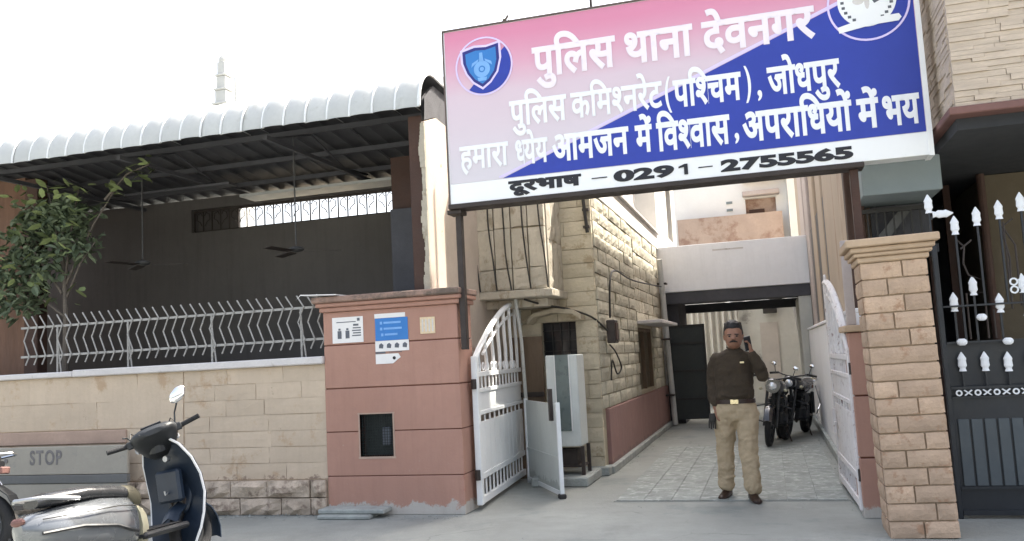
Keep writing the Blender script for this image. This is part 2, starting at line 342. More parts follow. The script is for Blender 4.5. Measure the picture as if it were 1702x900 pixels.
# ================================================================ GROUND
struct('ground', MB().add([(-400,-200,0),(400,-200,0),(400,600,0),(-400,600,0)], [(0,1,2,3)]), M['ground'], origin=(0,0,0))
def driveway():
    drive = struct('paved_passage', MB().box(-1.62, .62, 8.86, 17.2, .001, .006), M['ground'], origin=(0, 12, 0))
    x0, x1, n = -1.6, .6, 8; y = 8.88; j = 0; w = (x1-x0)/n
    while y < 13.6:
        d = .27
        for i in range(n):
            o = piece('paver', R.choice(V_tile), drive, (x0+(i+.5)*w, y+d/2, .004), (w-.008, .03, d-.008))
            o.rotation_euler = (-PI/2, 0, 0); o.scale = (w-.005, .02, d-.005)
        y += d; j += 1
driveway()
# low street step in front of the left wall
t = thing('broken_step', (-4.05, 8.05, 0), 'low broken concrete step at the foot of the terracotta pillar', 'step')
build('step_slab', MB().cbox(-4.44, -3.72, 7.96, 8.16, .045, .09, .01), M['concretebase'], t)
build('step_base', MB().cbox(-4.42, -3.85, 7.90, 8.15, 0, .043, .012), M['concretebase'], t)

# ================================================================ TERRACOTTA GATE PILLAR
def gate_pillar():
    x0, x1, y0, y1 = -4.435, -2.955, 8.18, 8.60
    t = thing('gate_pillar', ((x0+x1)/2, 8.4, 0), 'wide terracotta painted gate pillar with grooved bands, notices and a small dark niche', 'pillar')
    core = MB()
    nx0, nx1, nz0, nz1 = -4.055, -3.69, .575, 1.0
    b = .012
    core.box(x0+b, nx0, y0+b, y1-b, 0, 2.06); core.box(nx1, x1-b, y0+b, y1-b, 0, 2.06)
    core.box(nx0, nx1, y0+b, y1-b, 0, nz0); core.box(nx0, nx1, y0+b, y1-b, nz1, 2.06); core.box(nx0, nx1, y0+.16, y1-b, nz0, nz1)
    build('core', core, M['groove'], t)
    zs = [0, .385, .83, 1.27, 1.715, 2.06]; g = .0055
    for k in range(5):
        za, zb = zs[k]+(g if k else 0), zs[k+1]-(g if k < 4 else 0); m = MB()
        if zb > nz0 and za < nz1:
            m.box(x0, nx0, y0, y0+.10, za, zb); m.box(nx1, x1, y0, y0+.10, za, zb)
            if za < nz0: m.box(nx0, nx1, y0, y0+.10, za, nz0)
            if zb > nz1: m.box(nx0, nx1, y0, y0+.10, nz1, zb)
            m.box(x0, x1, y0+.17, y1, za, zb) if False else None
            m.box(x1-.02, x1, y0+.10, y1, za, zb); m.box(x0, x0+.02, y0+.10, y1, za, zb)
        else: m.cbox(x0, x1, y0, y1, za, zb, .006)
        build('band', m, M['red'], t)
    fr = MB(); w = .022; yy = y0-.004
    fr.box(nx0-w, nx1+w, yy, y0+.03, nz1, nz1+w*.6); fr.box(nx0-w, nx1+w, yy, y0+.03, nz0-w, nz0); fr.box(nx0-w*.7, nx0, yy, y0+.03, nz0, nz1); fr.box(nx1, nx1+w*.7, yy, y0+.03, nz0, nz1)
    build('niche_frame', fr, M['bandbrown'], t)
    ms = MB(); ms.box(nx0+.003, nx1-.003, y0+.125, y0+.13, nz0+.003, nz1-.003)
    for i in range(13): x = nx0+.02+i*.027; ms.box(x-.002, x+.002, y0+.02, y0+.024, nz0, nz1)
    for i in range(15): z = nz0+.02+i*.028; ms.box(nx0, nx1, y0+.0245, y0+.0285, z-.002, z+.002)
    build('mesh_screen', ms, M['meshbox'], t)
    build('meter', MB().cbox(-3.84,-3.74, y0+.05, y0+.11, .68,.86,.01), M['inkgrey'], t)
    cp = MB(); cp.cbox(x0-.03, x1+.03, y0-.03, y1+.03, 2.062, 2.11, .008); cp.cbox(x0-.06, x1+.055, y0-.06, y1+.05, 2.112, 2.155, .01)
    build('cap_moulding', cp, M['red'], t)
    build('cap_slab', MB().cbox(x0-.09, x1+.06, y0-.09, y1+.07, 2.157, 2.22, .012), M['redcap'], t)
    return t
gate_pillar()
tag(build('white_sheet', MB().add([(-4.62,8.05,2.245),(-4.22,8.06,2.226),(-4.18,8.42,2.226),(-4.58,8.4,2.24),(-4.66,8.03,2.20),(-4.62,8.05,2.255),(-4.22,8.06,2.236),(-4.18,8.42,2.236),(-4.58,8.4,2.25)],
     [(0,1,2,3),(5,8,7,6),(0,5,6,1),(1,6,7,2),(2,7,8,3),(0,4,5),(3,8,5,0)]), M['paper']), 'torn white sheet lying on the left corner of the terracotta pillar cap', 'paper')
# notices stuck on the pillar
def flat(m, x0, x1, z0, z1, y, d=.003, mi=0): return m.box(x0, x1, y-d, y, z0, z1, mi)
YP = 8.178
t = thing('notice', (-4.155, YP, 1.74), 'white paper notice with small drawings at the left of the pillar', 'notice')
build('sheet', flat(MB(), -4.33, -3.98, 1.735, 2.0, YP), M['paper'], t)
m = MB(); y = YP-.004
flat(m, -4.28, -4.06, 1.945, 1.953, y, .001)
for xx in (-4.27, -4.18): flat(m, xx, xx+.045, 1.78, 1.86, y, .001); flat(m, xx+.01, xx+.035, 1.865, 1.885, y, .001)
for k in range(4): flat(m, -4.105+.01*(k % 2), -4.005, 1.80+k*.026, 1.812+k*.026, y, .001)
flat(m, -4.09,-4.03,1.905,1.925,y,.001); flat(m, -4.045,-4.015,1.955,1.985,y,.001)
build('print', m, M['inkgrey'], t)
t = thing('poster', (-3.67, YP, 1.46), 'blue and white poster with a row of small pictures in the middle of the pillar', 'poster')
build('header_strip', flat(MB(), -3.85, -3.51, 1.965, 2.01, YP), M['paper'], t)
build('blue_field', flat(MB(), -3.845, -3.485, 1.735, 1.963, YP), M['midblue'], t)
m = MB()
for k, (xa, xb) in enumerate(((-3.79,-3.56),(-3.79,-3.55),(-3.78,-3.60))): flat(m, xa+.04, xb, 1.905-k*.06, 1.925-k*.06, YP-.004, .001); flat(m, xa, xa+.025, 1.90-k*.06, 1.928-k*.06, YP-.004, .001)
build('blue_field_lines', m, M['sky_blue'], t)
build('picture_strip', flat(MB(), -3.85, -3.48, 1.625, 1.733, YP), M['paper'], t)
m = MB()
for k in range(4): x = -3.81+k*.087; m.prism([(x,1.66),(x+.045,1.655),(x+.052,1.69),(x+.028,1.71),(x+.004,1.695)], YP-.005, YP-.004)
flat(m, -3.85,-3.74,1.605,1.622,YP); flat(m,-3.70,-3.56,1.612,1.618,YP)
build('small_pictures', m, M['inkgrey'], t)
build('torn_slip', MB().prism([(-3.85,1.50),(-3.66,1.50),(-3.62,1.53),(-3.575,1.56),(-3.60,1.60),(-3.85,1.60)], YP-.003, YP), M['paper'], t)
build('dot', MB().prism([(-3.645+.018*math.cos(a*PI/4), 1.555+.018*math.sin(a*PI/4)) for a in range(8)], YP-.005, YP-.004), M['blackprint'], t)
t = thing('number_plaque', (-3.27, YP, 1.78), 'small square beige plaque near the right edge of the pillar', 'plaque')
build('plate', flat(MB(), -3.35, -3.19, 1.78, 1.945, YP, .006), M['beigepaper'], t)
m = MB()
for k in range(4): flat(m, -3.33+k*.036, -3.315+k*.036, 1.80, 1.925, YP-.0065, .001)
build('faint_grid', m, M['coping'], t)

# ================================================================ FRONT BOUNDARY WALL, LEFT
def front_wall():
    x0, x1, Y = -10.6, -4.437, 8.19
    t = thing('boundary_wall', (-7.0, 8.3, 0), 'cream stone boundary wall with pale coping and weathered stone foot', 'wall')
    build('backing', MB().box(x0, x1, Y+.012, Y+.22, 0, 1.535), M['creammortar'], t)
    courses(R, t, 'block', V_cream, '-y', -6.15, x1, Y, .36, 1.53, .168, .58, .05, gap=.005, proud=.002)
    courses(R, t, 'slab', V_cream, '-y', x0, -6.16, Y, .94, 1.53, .29, 1.6, .05, gap=.004, proud=.002)
    build('brown_band', MB().cbox(x0, -6.9, Y-.02, Y+.03, .78, .925, .006), M['bandbrown'], t)
    courses(R, t, 'slab', V_cream, '-y', -6.9, -6.16, Y, .36, .935, .19, .7, .05, gap=.006, proud=.003)
    courses(R, t, 'slab', V_cream, '-y', x0, -6.9, Y, .36, .775, .2, .9, .05, gap=.006, proud=.003)
    courses(R, t, 'plinth_stone', V_plinth, '-y', x0, x1-.01, Y-.035, .0, .355, .178, .42, .10, gap=.012, proud=.025)
    build('coping', MB().cbox(x0, -7.6, Y-.05, Y+.27, 1.535, 1.60, .012).cbox(-7.597, x1, Y-.055, Y+.27, 1.532, 1.612, .012), M['coping'], t)
front_wall()
def zigzag_grille():
    t = thing('window_grille', (-6.4, 8.3, 1.61), 'zigzag metal bar railing standing on the cream boundary wall coping', 'railing')
    n = 33; x0, x1 = -8.36, -4.50; Y = 8.27
    zz = [(2.27,-.055),(2.15,.025),(1.985,-.045),(1.80,.03),(1.70,-.02)]
    proto = build('bar', MB().tube([(x0+dx, Y, z) for z, dx in zz], .0085, 6), M['grille'], t)
    for i in range(1, n):
        o = proto.copy(); C.objects.link(o); o.location = ((x1-x0)*i/(n-1)+R.uniform(-.008,.008), 0, 0)
    for x in (-7.93, -6.95, -5.85, -4.75):
        build('post', MB().tube([(x, Y+.01, 1.60), (x, Y+.01, 2.13)], .012, 6), M['grille'], t)
        build('post', MB().tube([(x+.05, Y+.01, 1.60), (x-.01, Y+.01, 2.1)], .009, 6), M['grille'], t)
    build('rail', MB().box(x0-.1, x1+.06, Y+.008, Y+.02, 2.125, 2.15), M['grille'], t)
    build('rail', MB().box(x0-.1, x1+.06, Y+.008, Y+.02, 1.785, 1.81), M['grille'], t)
zigzag_grille()

# ================================================================ SHED BEHIND THE WALL
def shed():
    t = thing('open_shed', (-7, 10, 0), 'dark open shed with a curved white ribbed sheet roof', 'shed')
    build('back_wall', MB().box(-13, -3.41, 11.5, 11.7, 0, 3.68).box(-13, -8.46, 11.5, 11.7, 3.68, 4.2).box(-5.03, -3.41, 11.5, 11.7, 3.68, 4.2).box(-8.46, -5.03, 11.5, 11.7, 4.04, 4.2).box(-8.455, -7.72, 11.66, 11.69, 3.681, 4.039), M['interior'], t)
    sw = MB(); sw.prism([(8.40,0),(11.49,0),(11.49,4.0),(8.74,4.14),(8.40,4.02)], -3.34, -3.30); sw.map(lambda v: (v.y, v.x, v.z))
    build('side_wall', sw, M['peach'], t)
    # crumbling plaster edge
    e = MB(); r = random.Random(3); z = 2.1
    while z < 4.0:
        h = r.uniform(.02,.07); w = abs(.016+.014*math.sin(z*9)+r.uniform(-.008,.008)); e.box(-3.34-w, -3.302, 8.385-r.uniform(0,.012), 8.4, z, min(z+h,4.0)); z += h
    build('plaster_edge', e, M['slab'], t)
    build('column', MB().cbox(-3.50, -3.345, 8.42, 8.75, 0, 4.1, .01), M['brownpaint'], t)
    build('grey_panel', MB().box(-4.26, -3.98, 9.6, 9.65, 0, 3.35), M['soffit'], t)
    build('inner_pier', MB().box(-4.26, -3.35, 9.66, 9.72, 0, 4.0), M['brownpaint'], t)
    build('left_wall', MB().box(-13, -9.55, 9.4, 9.5, 0, 4.28), M['brownpanel'], t)
    build('left_post', MB().cbox(-9.54, -9.32, 9.38, 9.56, 0, 4.25, .01), M['brownpaint'], t)
    # roof sheets: bullnose front then a long slope falling slightly to the back
    prof = []
    for k in range(9):
        a = PI*(.0)+ (PI/2)*k/8; prof.append((8.62-.42*math.cos(a), 4.12+.44*math.sin(a)))
    prof += [(9.6, 4.50), (10.8, 4.36), (12.0, 4.20)]
    p = .262; nx = 6
    def sheet_mesh():
        rings, low_ = [], []
        for (y, z), (dy, dz) in zip(prof, [(-1,0)]*1+[(-math.cos(PI/2*k/8), math.sin(PI/2*k/8)) for k in range(1,9)]+[(0,1)]*3):
            row = []
            for i in range(nx+1):
                u = i/nx; b = .030*math.sin(PI*u)**.7 if 0 < u < 1 else 0
                row.append(Vector((u*(p+.02)-.01, y+dy*b, z+dz*b)))
            rings.append(row); low_.append([Vector((q.x, q.y-dy*.008, q.z-dz*.008)) for q in row])
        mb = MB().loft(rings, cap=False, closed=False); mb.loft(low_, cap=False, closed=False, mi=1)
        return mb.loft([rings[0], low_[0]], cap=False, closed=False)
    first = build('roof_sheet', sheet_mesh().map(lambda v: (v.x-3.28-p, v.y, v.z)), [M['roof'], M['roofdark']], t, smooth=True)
    for i in range(1, 32):
        o = first.copy(); C.objects.link(o); o.location = (-i*p+R.uniform(-.006,.006), R.uniform(-.012,.012), R.uniform(-.006,.006))
    rb = MB()
    edge = MB().tube([(-3.27, y-.005, z+.012) for y, z in prof], .016, 6); build('edge_trim', edge, M['seamwhite'], t)
    seam0 = build('seam', MB().tube([(-3.28, 8.62-(.43)*math.cos(PI/2*k/8), 4.12+.45*math.sin(PI/2*k/8)) for k in range(9)]+[(-3.28,9.6,4.51)], .013, 5), M['seamwhite'], t)
    for i in range(1, 31):
        o = seam0.copy(); C.objects.link(o); o.location = (-i*p, 0, 0)
    for y, z in ((8.75, 4.46), (9.4, 4.42), (10.2, 4.33), (11.0, 4.25)):
        build('purlin', MB().box(-11.5, -3.36, y-.03, y+.03, z-.06, z), M['soffit'], t)
    for x in (-9.3, -7.3, -5.3):
        tr = MB(); tr.box(x-.025, x+.025, 8.55, 11.49, 4.10, 4.15); tr.tube([(x,8.7,4.15),(x,9.6,4.4),(x,10.5,4.15),(x,11.2,4.2)], .015, 6)
        build('truss', tr, M['soffit'], t)
    build('light_batten', MB().box(-7.2, -4.55, 10.9, 11.3, 4.02, 4.06), M['roof'], t)
    build('light_batten', MB().box(-8.6, -6.9, 10.2, 10.4, 4.06, 4.09), M['roofdark'], t)
    build('gable_panel', MB().add([(-3.31,8.42,4.04),(-3.31,8.74,4.15),(-3.31,11.9,4.01),(-3.31,11.9,4.19),(-3.31,9.6,4.47),(-3.31,8.72,4.5),(-3.31,8.45,4.3),
                     (-3.34,8.42,4.04),(-3.34,8.74,4.15),(-3.34,11.9,4.01),(-3.34,11.9,4.19),(-3.34,9.6,4.47),(-3.34,8.72,4.5),(-3.34,8.45,4.3)],
                    [(0,1,2,3,4,5,6),(13,12,11,10,9,8,7)]), M['roofdark'], t)
shed()
def fretwork():
    t = thing('fretwork_screen', (-6.4, 11.55, 3.68), 'scrolled metal fretwork screen above the back wall of the shed', 'screen')
    x0, x1, z0, z1, Y = -8.45, -5.04, 3.685, 4.035, 11.56
    fr = MB().box(x0, x1, Y, Y+.03, z1-.035, z1).box(x0, x1, Y, Y+.03, z0+.001, z0+.02)
    build('frame', fr, M['steel'], t)
    n = 22
    for i in range(n+1):
        x = x0+(x1-x0)*i/n; build('bar', MB().box(x-.008, x+.008, Y+.005, Y+.02, z0+.02, z1-.035), M['steel'], t)
    for i in range(n):
        x = x0+(x1-x0)*(i+.5)/n; s = 1 if i % 2 else -1
        pts = [(x-.05*s, Y+.012, z0+.10), (x-.02*s, Y+.012, z0+.16), (x+.04*s, Y+.012, z0+.20), (x+.03*s, Y+.012, z0+.28), (x-.03*s, Y+.012, z0+.31), (x-.055*s, Y+.012, z0+.26)]
        build('scroll', MB().tube(pts, .008, 5), M['steel'], t)
fretwork()
def fan(x, y, ztop, zmot, label):
    t = thing('ceiling_fan', (x, y, zmot), label, 'ceiling fan', 'ceiling fans under the shed roof')
    build('rod', MB().cyl((x,y,zmot+.05),(x,y,ztop),.009,8), M['rodgrey'], t)
    build('motor', MB().sph((x,y,zmot),(.10,.10,.035),14,8), M['rodgrey'], t)
    build('canopy', MB().cyl((x,y,ztop-.07),(x,y,ztop-.0),.05,10,.03), M['rodgrey'], t)
    for k in range(3):
        a = k*2*PI/3+.4; c, s = math.cos(a), math.sin(a); b = MB()
        b.box(.1,.56,-.055,.055,-.012,-.006); b.map(lambda v: (x+v.x*c-v.y*s, y+v.x*s+v.y*c, zmot-.02+v.z+v.y*.12)); build('blade', b, M['steel'], t)
fan(-5.52, 9.55, 4.46, 2.97, 'ceiling fan hanging from the shed roof in front of the bright fretwork')
fan(-7.82, 9.6, 4.46, 2.99, 'ceiling fan hanging from the shed roof just right of the tree')

# tree inside the wall
def tree():
    t = thing('small_tree', (-8.85, 9.0, 0), 'small leafy tree growing between the boundary wall and the dark shed', 'tree')
    r = random.Random(11)
    build('trunk', MB().tube([(-8.55,9.0,0),(-8.50,9.0,1.2),(-8.47,8.98,2.3),(-8.52,9,2.9),(-8.6,9,3.4)], [.05,.042,.032,.025,.015], 8), M['bark'], t)
    tips = [((-8.5,9,2.7),(-7.55,8.9,3.95)), ((-8.5,9,2.8),(-8.2,8.9,3.9)), ((-8.55,9,2.6),(-9.3,8.9,3.5)), ((-8.5,9,2.3),(-9.6,8.95,2.9)), ((-8.6,9,3.2),(-8.7,8.9,4.0)), ((-8.5,9,2.5),(-7.95,8.9,3.2)),((-7.8,8.9,3.72),(-7.1,8.85,4.08))]
    for k, (a, b) in enumerate(tips):
        a, b = Vector(a), Vector(b); m = (a+b)/2+Vector((0,0,.1)); build('branch', MB().tube([a, m, b], [.018,.012,.006], 6), M['bark'], t)
    def leafm(mb, c, L, w, yaw, pit, rl):
        Mx = Euler((rl, pit, yaw)).to_matrix()
        vs = [(0,0,0),(L*.35,w*.5,.01),(L*.75,w*.42,.0),(L,0,-.02),(L*.75,-w*.42,0),(L*.35,-w*.5,.01),(L*.5,0,-.012)]
        mb.add([Vector(c)+Mx@Vector(v) for v in vs], [(0,6,1),(1,6,2),(2,6,3),(3,6,4),(4,6,5),(5,6,0)])
    blobs = [((-8.8,9.0,3.55),(.5,.35,.30),330),((-8.4,8.95,3.6),(.36,.28,.2),170),((-9.3,9.0,3.1),(.6,.4,.38),300),((-8.25,8.95,3.2),(.30,.25,.25),110),((-9.3,9.0,2.6),(.55,.4,.3),220),((-8.7,8.9,2.95),(.3,.3,.3),90)]
    cr = MB()
    for c, s, n in blobs:
        for _ in range(n):
            d = Vector((r.gauss(0,1), r.gauss(0,1), r.gauss(0,1))).normalized()*r.random()**.45
            leafm(cr, (c[0]+d.x*s[0], c[1]+d.y*s[1], c[2]+d.z*s[2]), r.uniform(.10,.20), r.uniform(.045,.085), r.uniform(0,2*PI), r.uniform(-.9,.9), r.uniform(-.8,.8))
    tag(build('crown', cr, M['leafshade'], t), kind='stuff')
    lm = MB(); leafm(lm, (0,0,0), 1, .42, 0, 0, 0)
    me = bpy.data.meshes.new('leaf'); me.from_pydata(lm.v, [], lm.f); me.materials.append(M['leaf'])
    for k in range(150):
        if k < 28: f = k/27; c = Vector((-7.75+f*.72+r.uniform(-.09,.09), 8.87+r.uniform(-.1,.1), 3.76+f*.34+r.uniform(-.1,.12)))
        elif k < 105: c = Vector((r.uniform(-9.2,-7.95), r.uniform(8.6,8.95), 3.62+r.uniform(-.35,.35)))
        else: c = Vector((r.uniform(-9.6,-8.0), r.uniform(8.55,8.8), r.uniform(2.3,3.5)))
        s = r.uniform(.13,.21); o = piece('leaf', me, t, c, (s,s,s)); o.rotation_euler = (r.uniform(-.7,.7), r.uniform(-.8,.6), r.uniform(0,2*PI))
tree()

# ================================================================ LEFT (STATION) BUILDING
def left_building():
    t = thing('stone_building', (-3.0, 13, 0), 'yellow cream stone building on the left of the passage with a projecting stone bay', 'building')
    YF, XS = 10.83, -2.05
    wl = MB()
    # front wall with window hole x -2.75..-2.33 z 1.45..1.92
    wl.box(-3.95, -2.78, YF+.02, YF+.3, 0, 3.9); wl.box(-2.33, XS-.02, YF+.02, YF+.3, 0, 3.9); wl.box(-2.78, -2.33, YF+.02, YF+.3, 0, 1.3); wl.box(-2.78, -2.33, YF+.02, YF+.3, 1.92, 3.9)
    build('front_wall', wl, M['stonemortar'], t)
    sw = MB(); wy0, wy1, wz0, wz1 = 14.3, 16.2, .86, 1.90
    sw.box(XS-.3, XS-.02, YF+.3, wy0, 0, 3.75); sw.box(XS-.3, XS-.02, wy1, 18.0, 0, 3.75); sw.box(XS-.3, XS-.02, wy0, wy1, 0, wz0); sw.box(XS-.3, XS-.02, wy0, wy1, wz1, 3.75)
    build('side_wall', sw, M['stonemortar'], t)
    for xa, xb, za, zb in ((-3.9,XS,.05,1.295),(-3.9,-2.785,1.30,1.92),(-2.325,XS,1.30,1.92),(-3.9,XS,1.925,3.55)):
        courses(R, t, 'stone', V_front, '-y', xa, xb, YF, za, zb, .19, .42, .07, gap=.009)
    # rock faced stone on the side, over the pink dado
    courses(R, t, 'stone', V_side, '+x', YF+.06, 14.28, XS, .80, 3.55, .172, .50, .07, gap=.012, proud=.02)
    courses(R, t, 'stone', V_side, '+x', 14.3, 17.55, XS, 1.95, 3.55, .2, .72, .07, gap=.012, proud=.02)
    courses(R, t, 'stone', V_side, '+x', 16.22, 17.55, XS, .80, 1.94, .2, .7, .07, gap=.012, proud=.02)
    build('dado', MB().cbox(XS-.03, XS+.03, YF+.32, 17.95, 0, .79, .008), M['dado'], t)
    build('dado_curb', MB().cbox(XS-.02, XS+.09, YF+.1, 17.9, 0, .09, .01), M['concretebase'], t)
    build('corner_foot', MB().cbox(XS-.34, XS+.06, YF-.10, YF+.10, 0, .11, .012), M['concretebase'], t)
    build('parapet', MB().cbox(XS-.32, XS+.015, YF-.0, 18.0, 3.56, 3.86, .01), M['plaster2'], t)
    build('coping', MB().cbox(XS-.34, XS+.06, YF-.03, 18.02, 3.862, 3.91, .01), M['coping'], t)
    f = build('side_window', MB().box(XS-.12, XS-.09, wy0, wy1, wz0, wz1), M['olive'], t)
    fr = MB()
    for a in (wy0, (wy0+wy1)/2-.03, wy1-.06): fr.box(XS-.089, XS-.03, a, a+.06, wz0, wz1)
    fr.box(XS-.087, XS-.032, wy0, wy1, wz1-.06, wz1-.001); build('window_frame', fr, M['wood'], f)
    build('sunshade', MB().cbox(XS+.02, XS+.42, wy0-.1, wy1+.5, 1.945, 2.0, .008), M['coping'], t)
    w = build('front_window', MB().box(-2.78, -2.33, YF+.14, YF+.16, 1.3, 1.92), M['glass'], t)
    gr = MB()
    for k in range(5): gr.box(-2.775+k*.11, -2.765+k*.11, YF+.10, YF+.11, 1.3, 1.92)
    for k in range(4): gr.box(-2.78, -2.33, YF+.09, YF+.10, 1.42+k*.13, 1.43+k*.13)
    build('window_grille', gr, M['cable'], w)
    arch = MB(); pts = [(-2.88,1.90),(-2.80,1.985),(-2.55,2.03),(-2.30,2.0),(-2.20,1.93)]
    arch.prism(pts+[(x,z+.055) for x, z in pts[::-1]], YF-.28, YF-.005); build('window_hood', arch, M['stonemortar'], t)
    # projecting bay
    bx0, bx1, by = -3.52, -2.46, 10.02
    build('bay_core', MB().box(bx0+.04, bx1-.02, by+.05, YF+.02, 2.29, 5.0), M['stonemortar'], t)
    n = 5; w_ = (bx1-bx0)/n
    for i in range(n):
        for (za, zb) in ((2.30,2.56),(2.565,3.05),(3.055,3.75),(3.755,4.95)):
            piece('bay_stone', R.choice(V_slab), t, (bx0+(i+.5)*w_, by+.03-R.uniform(0,.012), (za+zb)/2), (w_-.016, .08, zb-za-.008))
    for j in range(3):
        for (za, zb) in ((2.30,2.9),(2.905,3.6),(3.605,4.95)):
            piece('bay_stone', R.choice(V_slab), t, (bx1-.03, by+.08+(j+.5)*.25, (za+zb)/2), (.24, .08, zb-za-.01), PI/2)
    build('bay_base', MB().cbox(bx0-.12, bx1+.06, by-.06, YF, 2.20, 2.295, .012), M['slab'], t)
    build('bay_corbel', MB().cbox(bx0+.0, bx1-.06, by+.2, YF, 2.10, 2.198, .01), M['slab'], t)
    # upper storey set back
    u = MB(); u.box(-5, -2.45, 12.7, 13.4, 3.86, 6.0); u.box(-5, -2.45, 16.0, 18, 3.86, 6.0); u.box(-5, -2.45, 13.4, 16, 3.86, 4.15); u.box(-5, -2.45, 13.4, 16, 5.7, 6.0); u.box(-5, -2.7, 13.4, 16, 4.15, 5.7)
    build('upper_wall', u, M['plaster2'], t)
    w = build('upper_window', MB().box(-2.69, -2.66, 13.42, 15.98, 4.16, 5.69), M['interior'], t)
    build('window_frame', MB().box(-2.655, -2.60, 14.65, 14.72, 4.16, 5.69).box(-2.655,-2.60,15.9,15.98,4.16,5.69), M['maroon'], w)
    p = MB(); p.box(-2.6, -2.06, 18.2, 20.4, 0, 7.2); p.box(-2.6, -2.06, 21.5, 22.4, 0, 7.2); p.box(-2.6, -2.06, 20.4, 21.5, 0, 4.1); p.box(-2.6,-2.06,20.4,21.5,5.5,7.2)
    build('rear_pier', p, M['plaster'], t)
    build('rear_window', MB().box(-2.3,-2.22,20.4,21.5,4.1,5.5), M['glass'], t)
    build('body', MB().box(-8.0, -2.37, 11.9, 18.1, 0, 3.5), M['stonemortar'], t)
left_building()
def cable(name, pts, r, label, par=None, mt=None, group=None):
    P = [Vector(p) for p in pts]; out = []
    for i in range(len(P)-1):
        p0, p1, p2, p3 = P[max(i-1,0)], P[i], P[i+1], P[min(i+2,len(P)-1)]
        for k in range(6):
            t_ = k/6; out.append(.5*((2*p1)+(-p0+p2)*t_+(2*p0-5*p1+4*p2-p3)*t_*t_+(-p0+3*p1-3*p2+p3)*t_**3))
    out.append(P[-1])
    o = build(name, MB().tube(out, r, 6), mt or M['cable']); return tag(o, label, 'cable', group)
for k, x in enumerate((-3.37,-3.16,-2.98,-2.74,-2.53)):
    j = [R.uniform(-.02,.02) for _ in range(5)]
    cable('hanging_cable', [(x+j[0], 9.955, 4.3), (x+j[1]+.01, 9.95, 3.6), (x+.03+j[2], 9.96, 3.1), (x+.05+j[3], 9.95, 2.7), (x+.09, 9.95, 2.3)], .010,
          ['leftmost dark cable hanging down the stone bay, nearest the pink pillar','second cable from the left down the stone bay','middle dark cable hanging down the stone bay','second cable from the right down the stone bay','rightmost dark cable at the outer edge of the stone bay'][k], group='cables hanging over the stone bay')
cable('looped_cable', [(-2.75,10.0,2.18),(-2.6,10.3,2.12),(-2.35,10.6,2.06),(-2.1,10.78,1.95),(-1.97,11.1,1.78)], .013, 'dark cable sagging from the stone bay to the meter box')
cable('wall_cable', [(-1.955,11.25,1.95),(-1.95,11.4,2.45),(-1.95,11.9,2.62),(-1.95,13.5,2.6),(-1.955,17.3,2.75)], .013, 'thin dark cable running along the rock faced side wall above the meter box')
cable('loose_cable', [(-1.97,11.2,1.6),(-1.95,11.5,1.5),(-1.93,11.75,1.3),(-1.95,11.5,1.22),(-1.97,11.3,1.4),(-1.97,11.15,1.15)], .011, 'loose loop of dark cable below the meter box')
t = thing('meter_box', (-1.98, 11.25, 1.6), 'rusty brown electric meter box on the corner of the stone building', 'meter box')
build('case', MB().cbox(-1.99,-1.88,11.13,11.38,1.62,1.92,.012), M['steel'], t)
build('door_plate', MB().cbox(-1.879,-1.868,11.16,11.35,1.66,1.88,.003), M['brownpaint'], t)
t = thing('drain_pipe', (-1.97,17.6,0), 'off white drain pipe running down the far corner of the stone building', 'pipe')
build('pipe', MB().tube([(-1.96,17.35,3.3),(-1.95,17.5,2.4),(-1.93,17.62,1.2),(-1.90,17.68,.03)], .055, 10), M['pipe'], t)
for z in (.6, 1.7, 2.8): build('bracket', MB().cbox(-2.05,-1.86,17.40,17.60,z,z+.035,.004), M['steel'], t)
t = thing('black_slot_pipe', (-2.12,10.7,3.0), 'short black pipe fixed near the top corner of the stone building', 'pipe')
build('pipe', MB().cyl((-2.09,10.76,3.02),(-2.13,10.74,3.62),.022,10), M['cable'], t)
build('clip', MB().box(-2.14,-2.06,10.74,10.83,3.3,3.33), M['steel'], t)
build('clip', MB().box(-2.14,-2.06,10.74,10.83,3.08,3.11), M['steel'], t)

# white sheet, cabinet, pole, board by the left gate leaf
t = thing('metal_sheet_panel', (-2.5,9.6,0), 'stained white sheet metal panel standing at the free end of the left gate leaf', 'panel')
a, b = Vector((-2.86,10.25,0)), Vector((-2.20,9.10,0)); d = (b-a).normalized(); nrm = Vector((d.y,-d.x,0))
def onp(mb): return mb.map(lambda v: a+d*v.x+nrm*v.y+Vector((0,0,v.z)))
L_ = (b-a).length
build('sheet', onp(MB().box(0, L_, 0, .012, .04, .98)), M['oldwhite'], t)
build('edge_frame', onp(MB().box(L_+.001, L_+.035, -.012, .03, 0, 1.0).box(-.035, -.001, -.012, .03, 0, 1.0).box(0, L_, -.012, -.001, .94, .98).box(0, L_, .0125, .026, .03, .075)), M['gatewhite'], t)
build('seam_rail', onp(MB().box(0, L_, .0125, .024, .40, .425)), M['oldwhite'], t)
build('handle', onp(MB().box(L_-.2,L_-.14,.0125,.05,.8,1.14)), M['steel'], t)
build('foot', onp(MB().cbox(L_-.02,L_+.05,-.03,.05,0,.05,.01)), M['cable'], t)
t = thing('cabinet', (-2.33,10.2,0), 'tall narrow white cabinet with a grey green glass strip below the dark window', 'cabinet')
build('body', MB().cbox(-2.54,-2.16,10.0,10.40,.44,1.50,.012), M['oldwhite'], t)
build('glass_strip', MB().box(-2.42,-2.26,9.985,9.999,.62,1.50), M['greenglass'], t)
build('trim', MB().box(-2.43,-2.42,9.98,9.998,.62,1.50).box(-2.26,-2.25,9.98,9.998,.62,1.50), M['white'], t)
for x in (-2.54,-2.18):
    for y in (10.02,10.36): build('leg', MB().box(x,x+.04,y,y+.04,.115,.439), M['steel'], t)
build('under_shelf', MB().box(-2.52,-2.16,10.05,10.38,.2,.22).box(-2.44,-2.24,10.1,10.3,.221,.40), M['steel'], t)
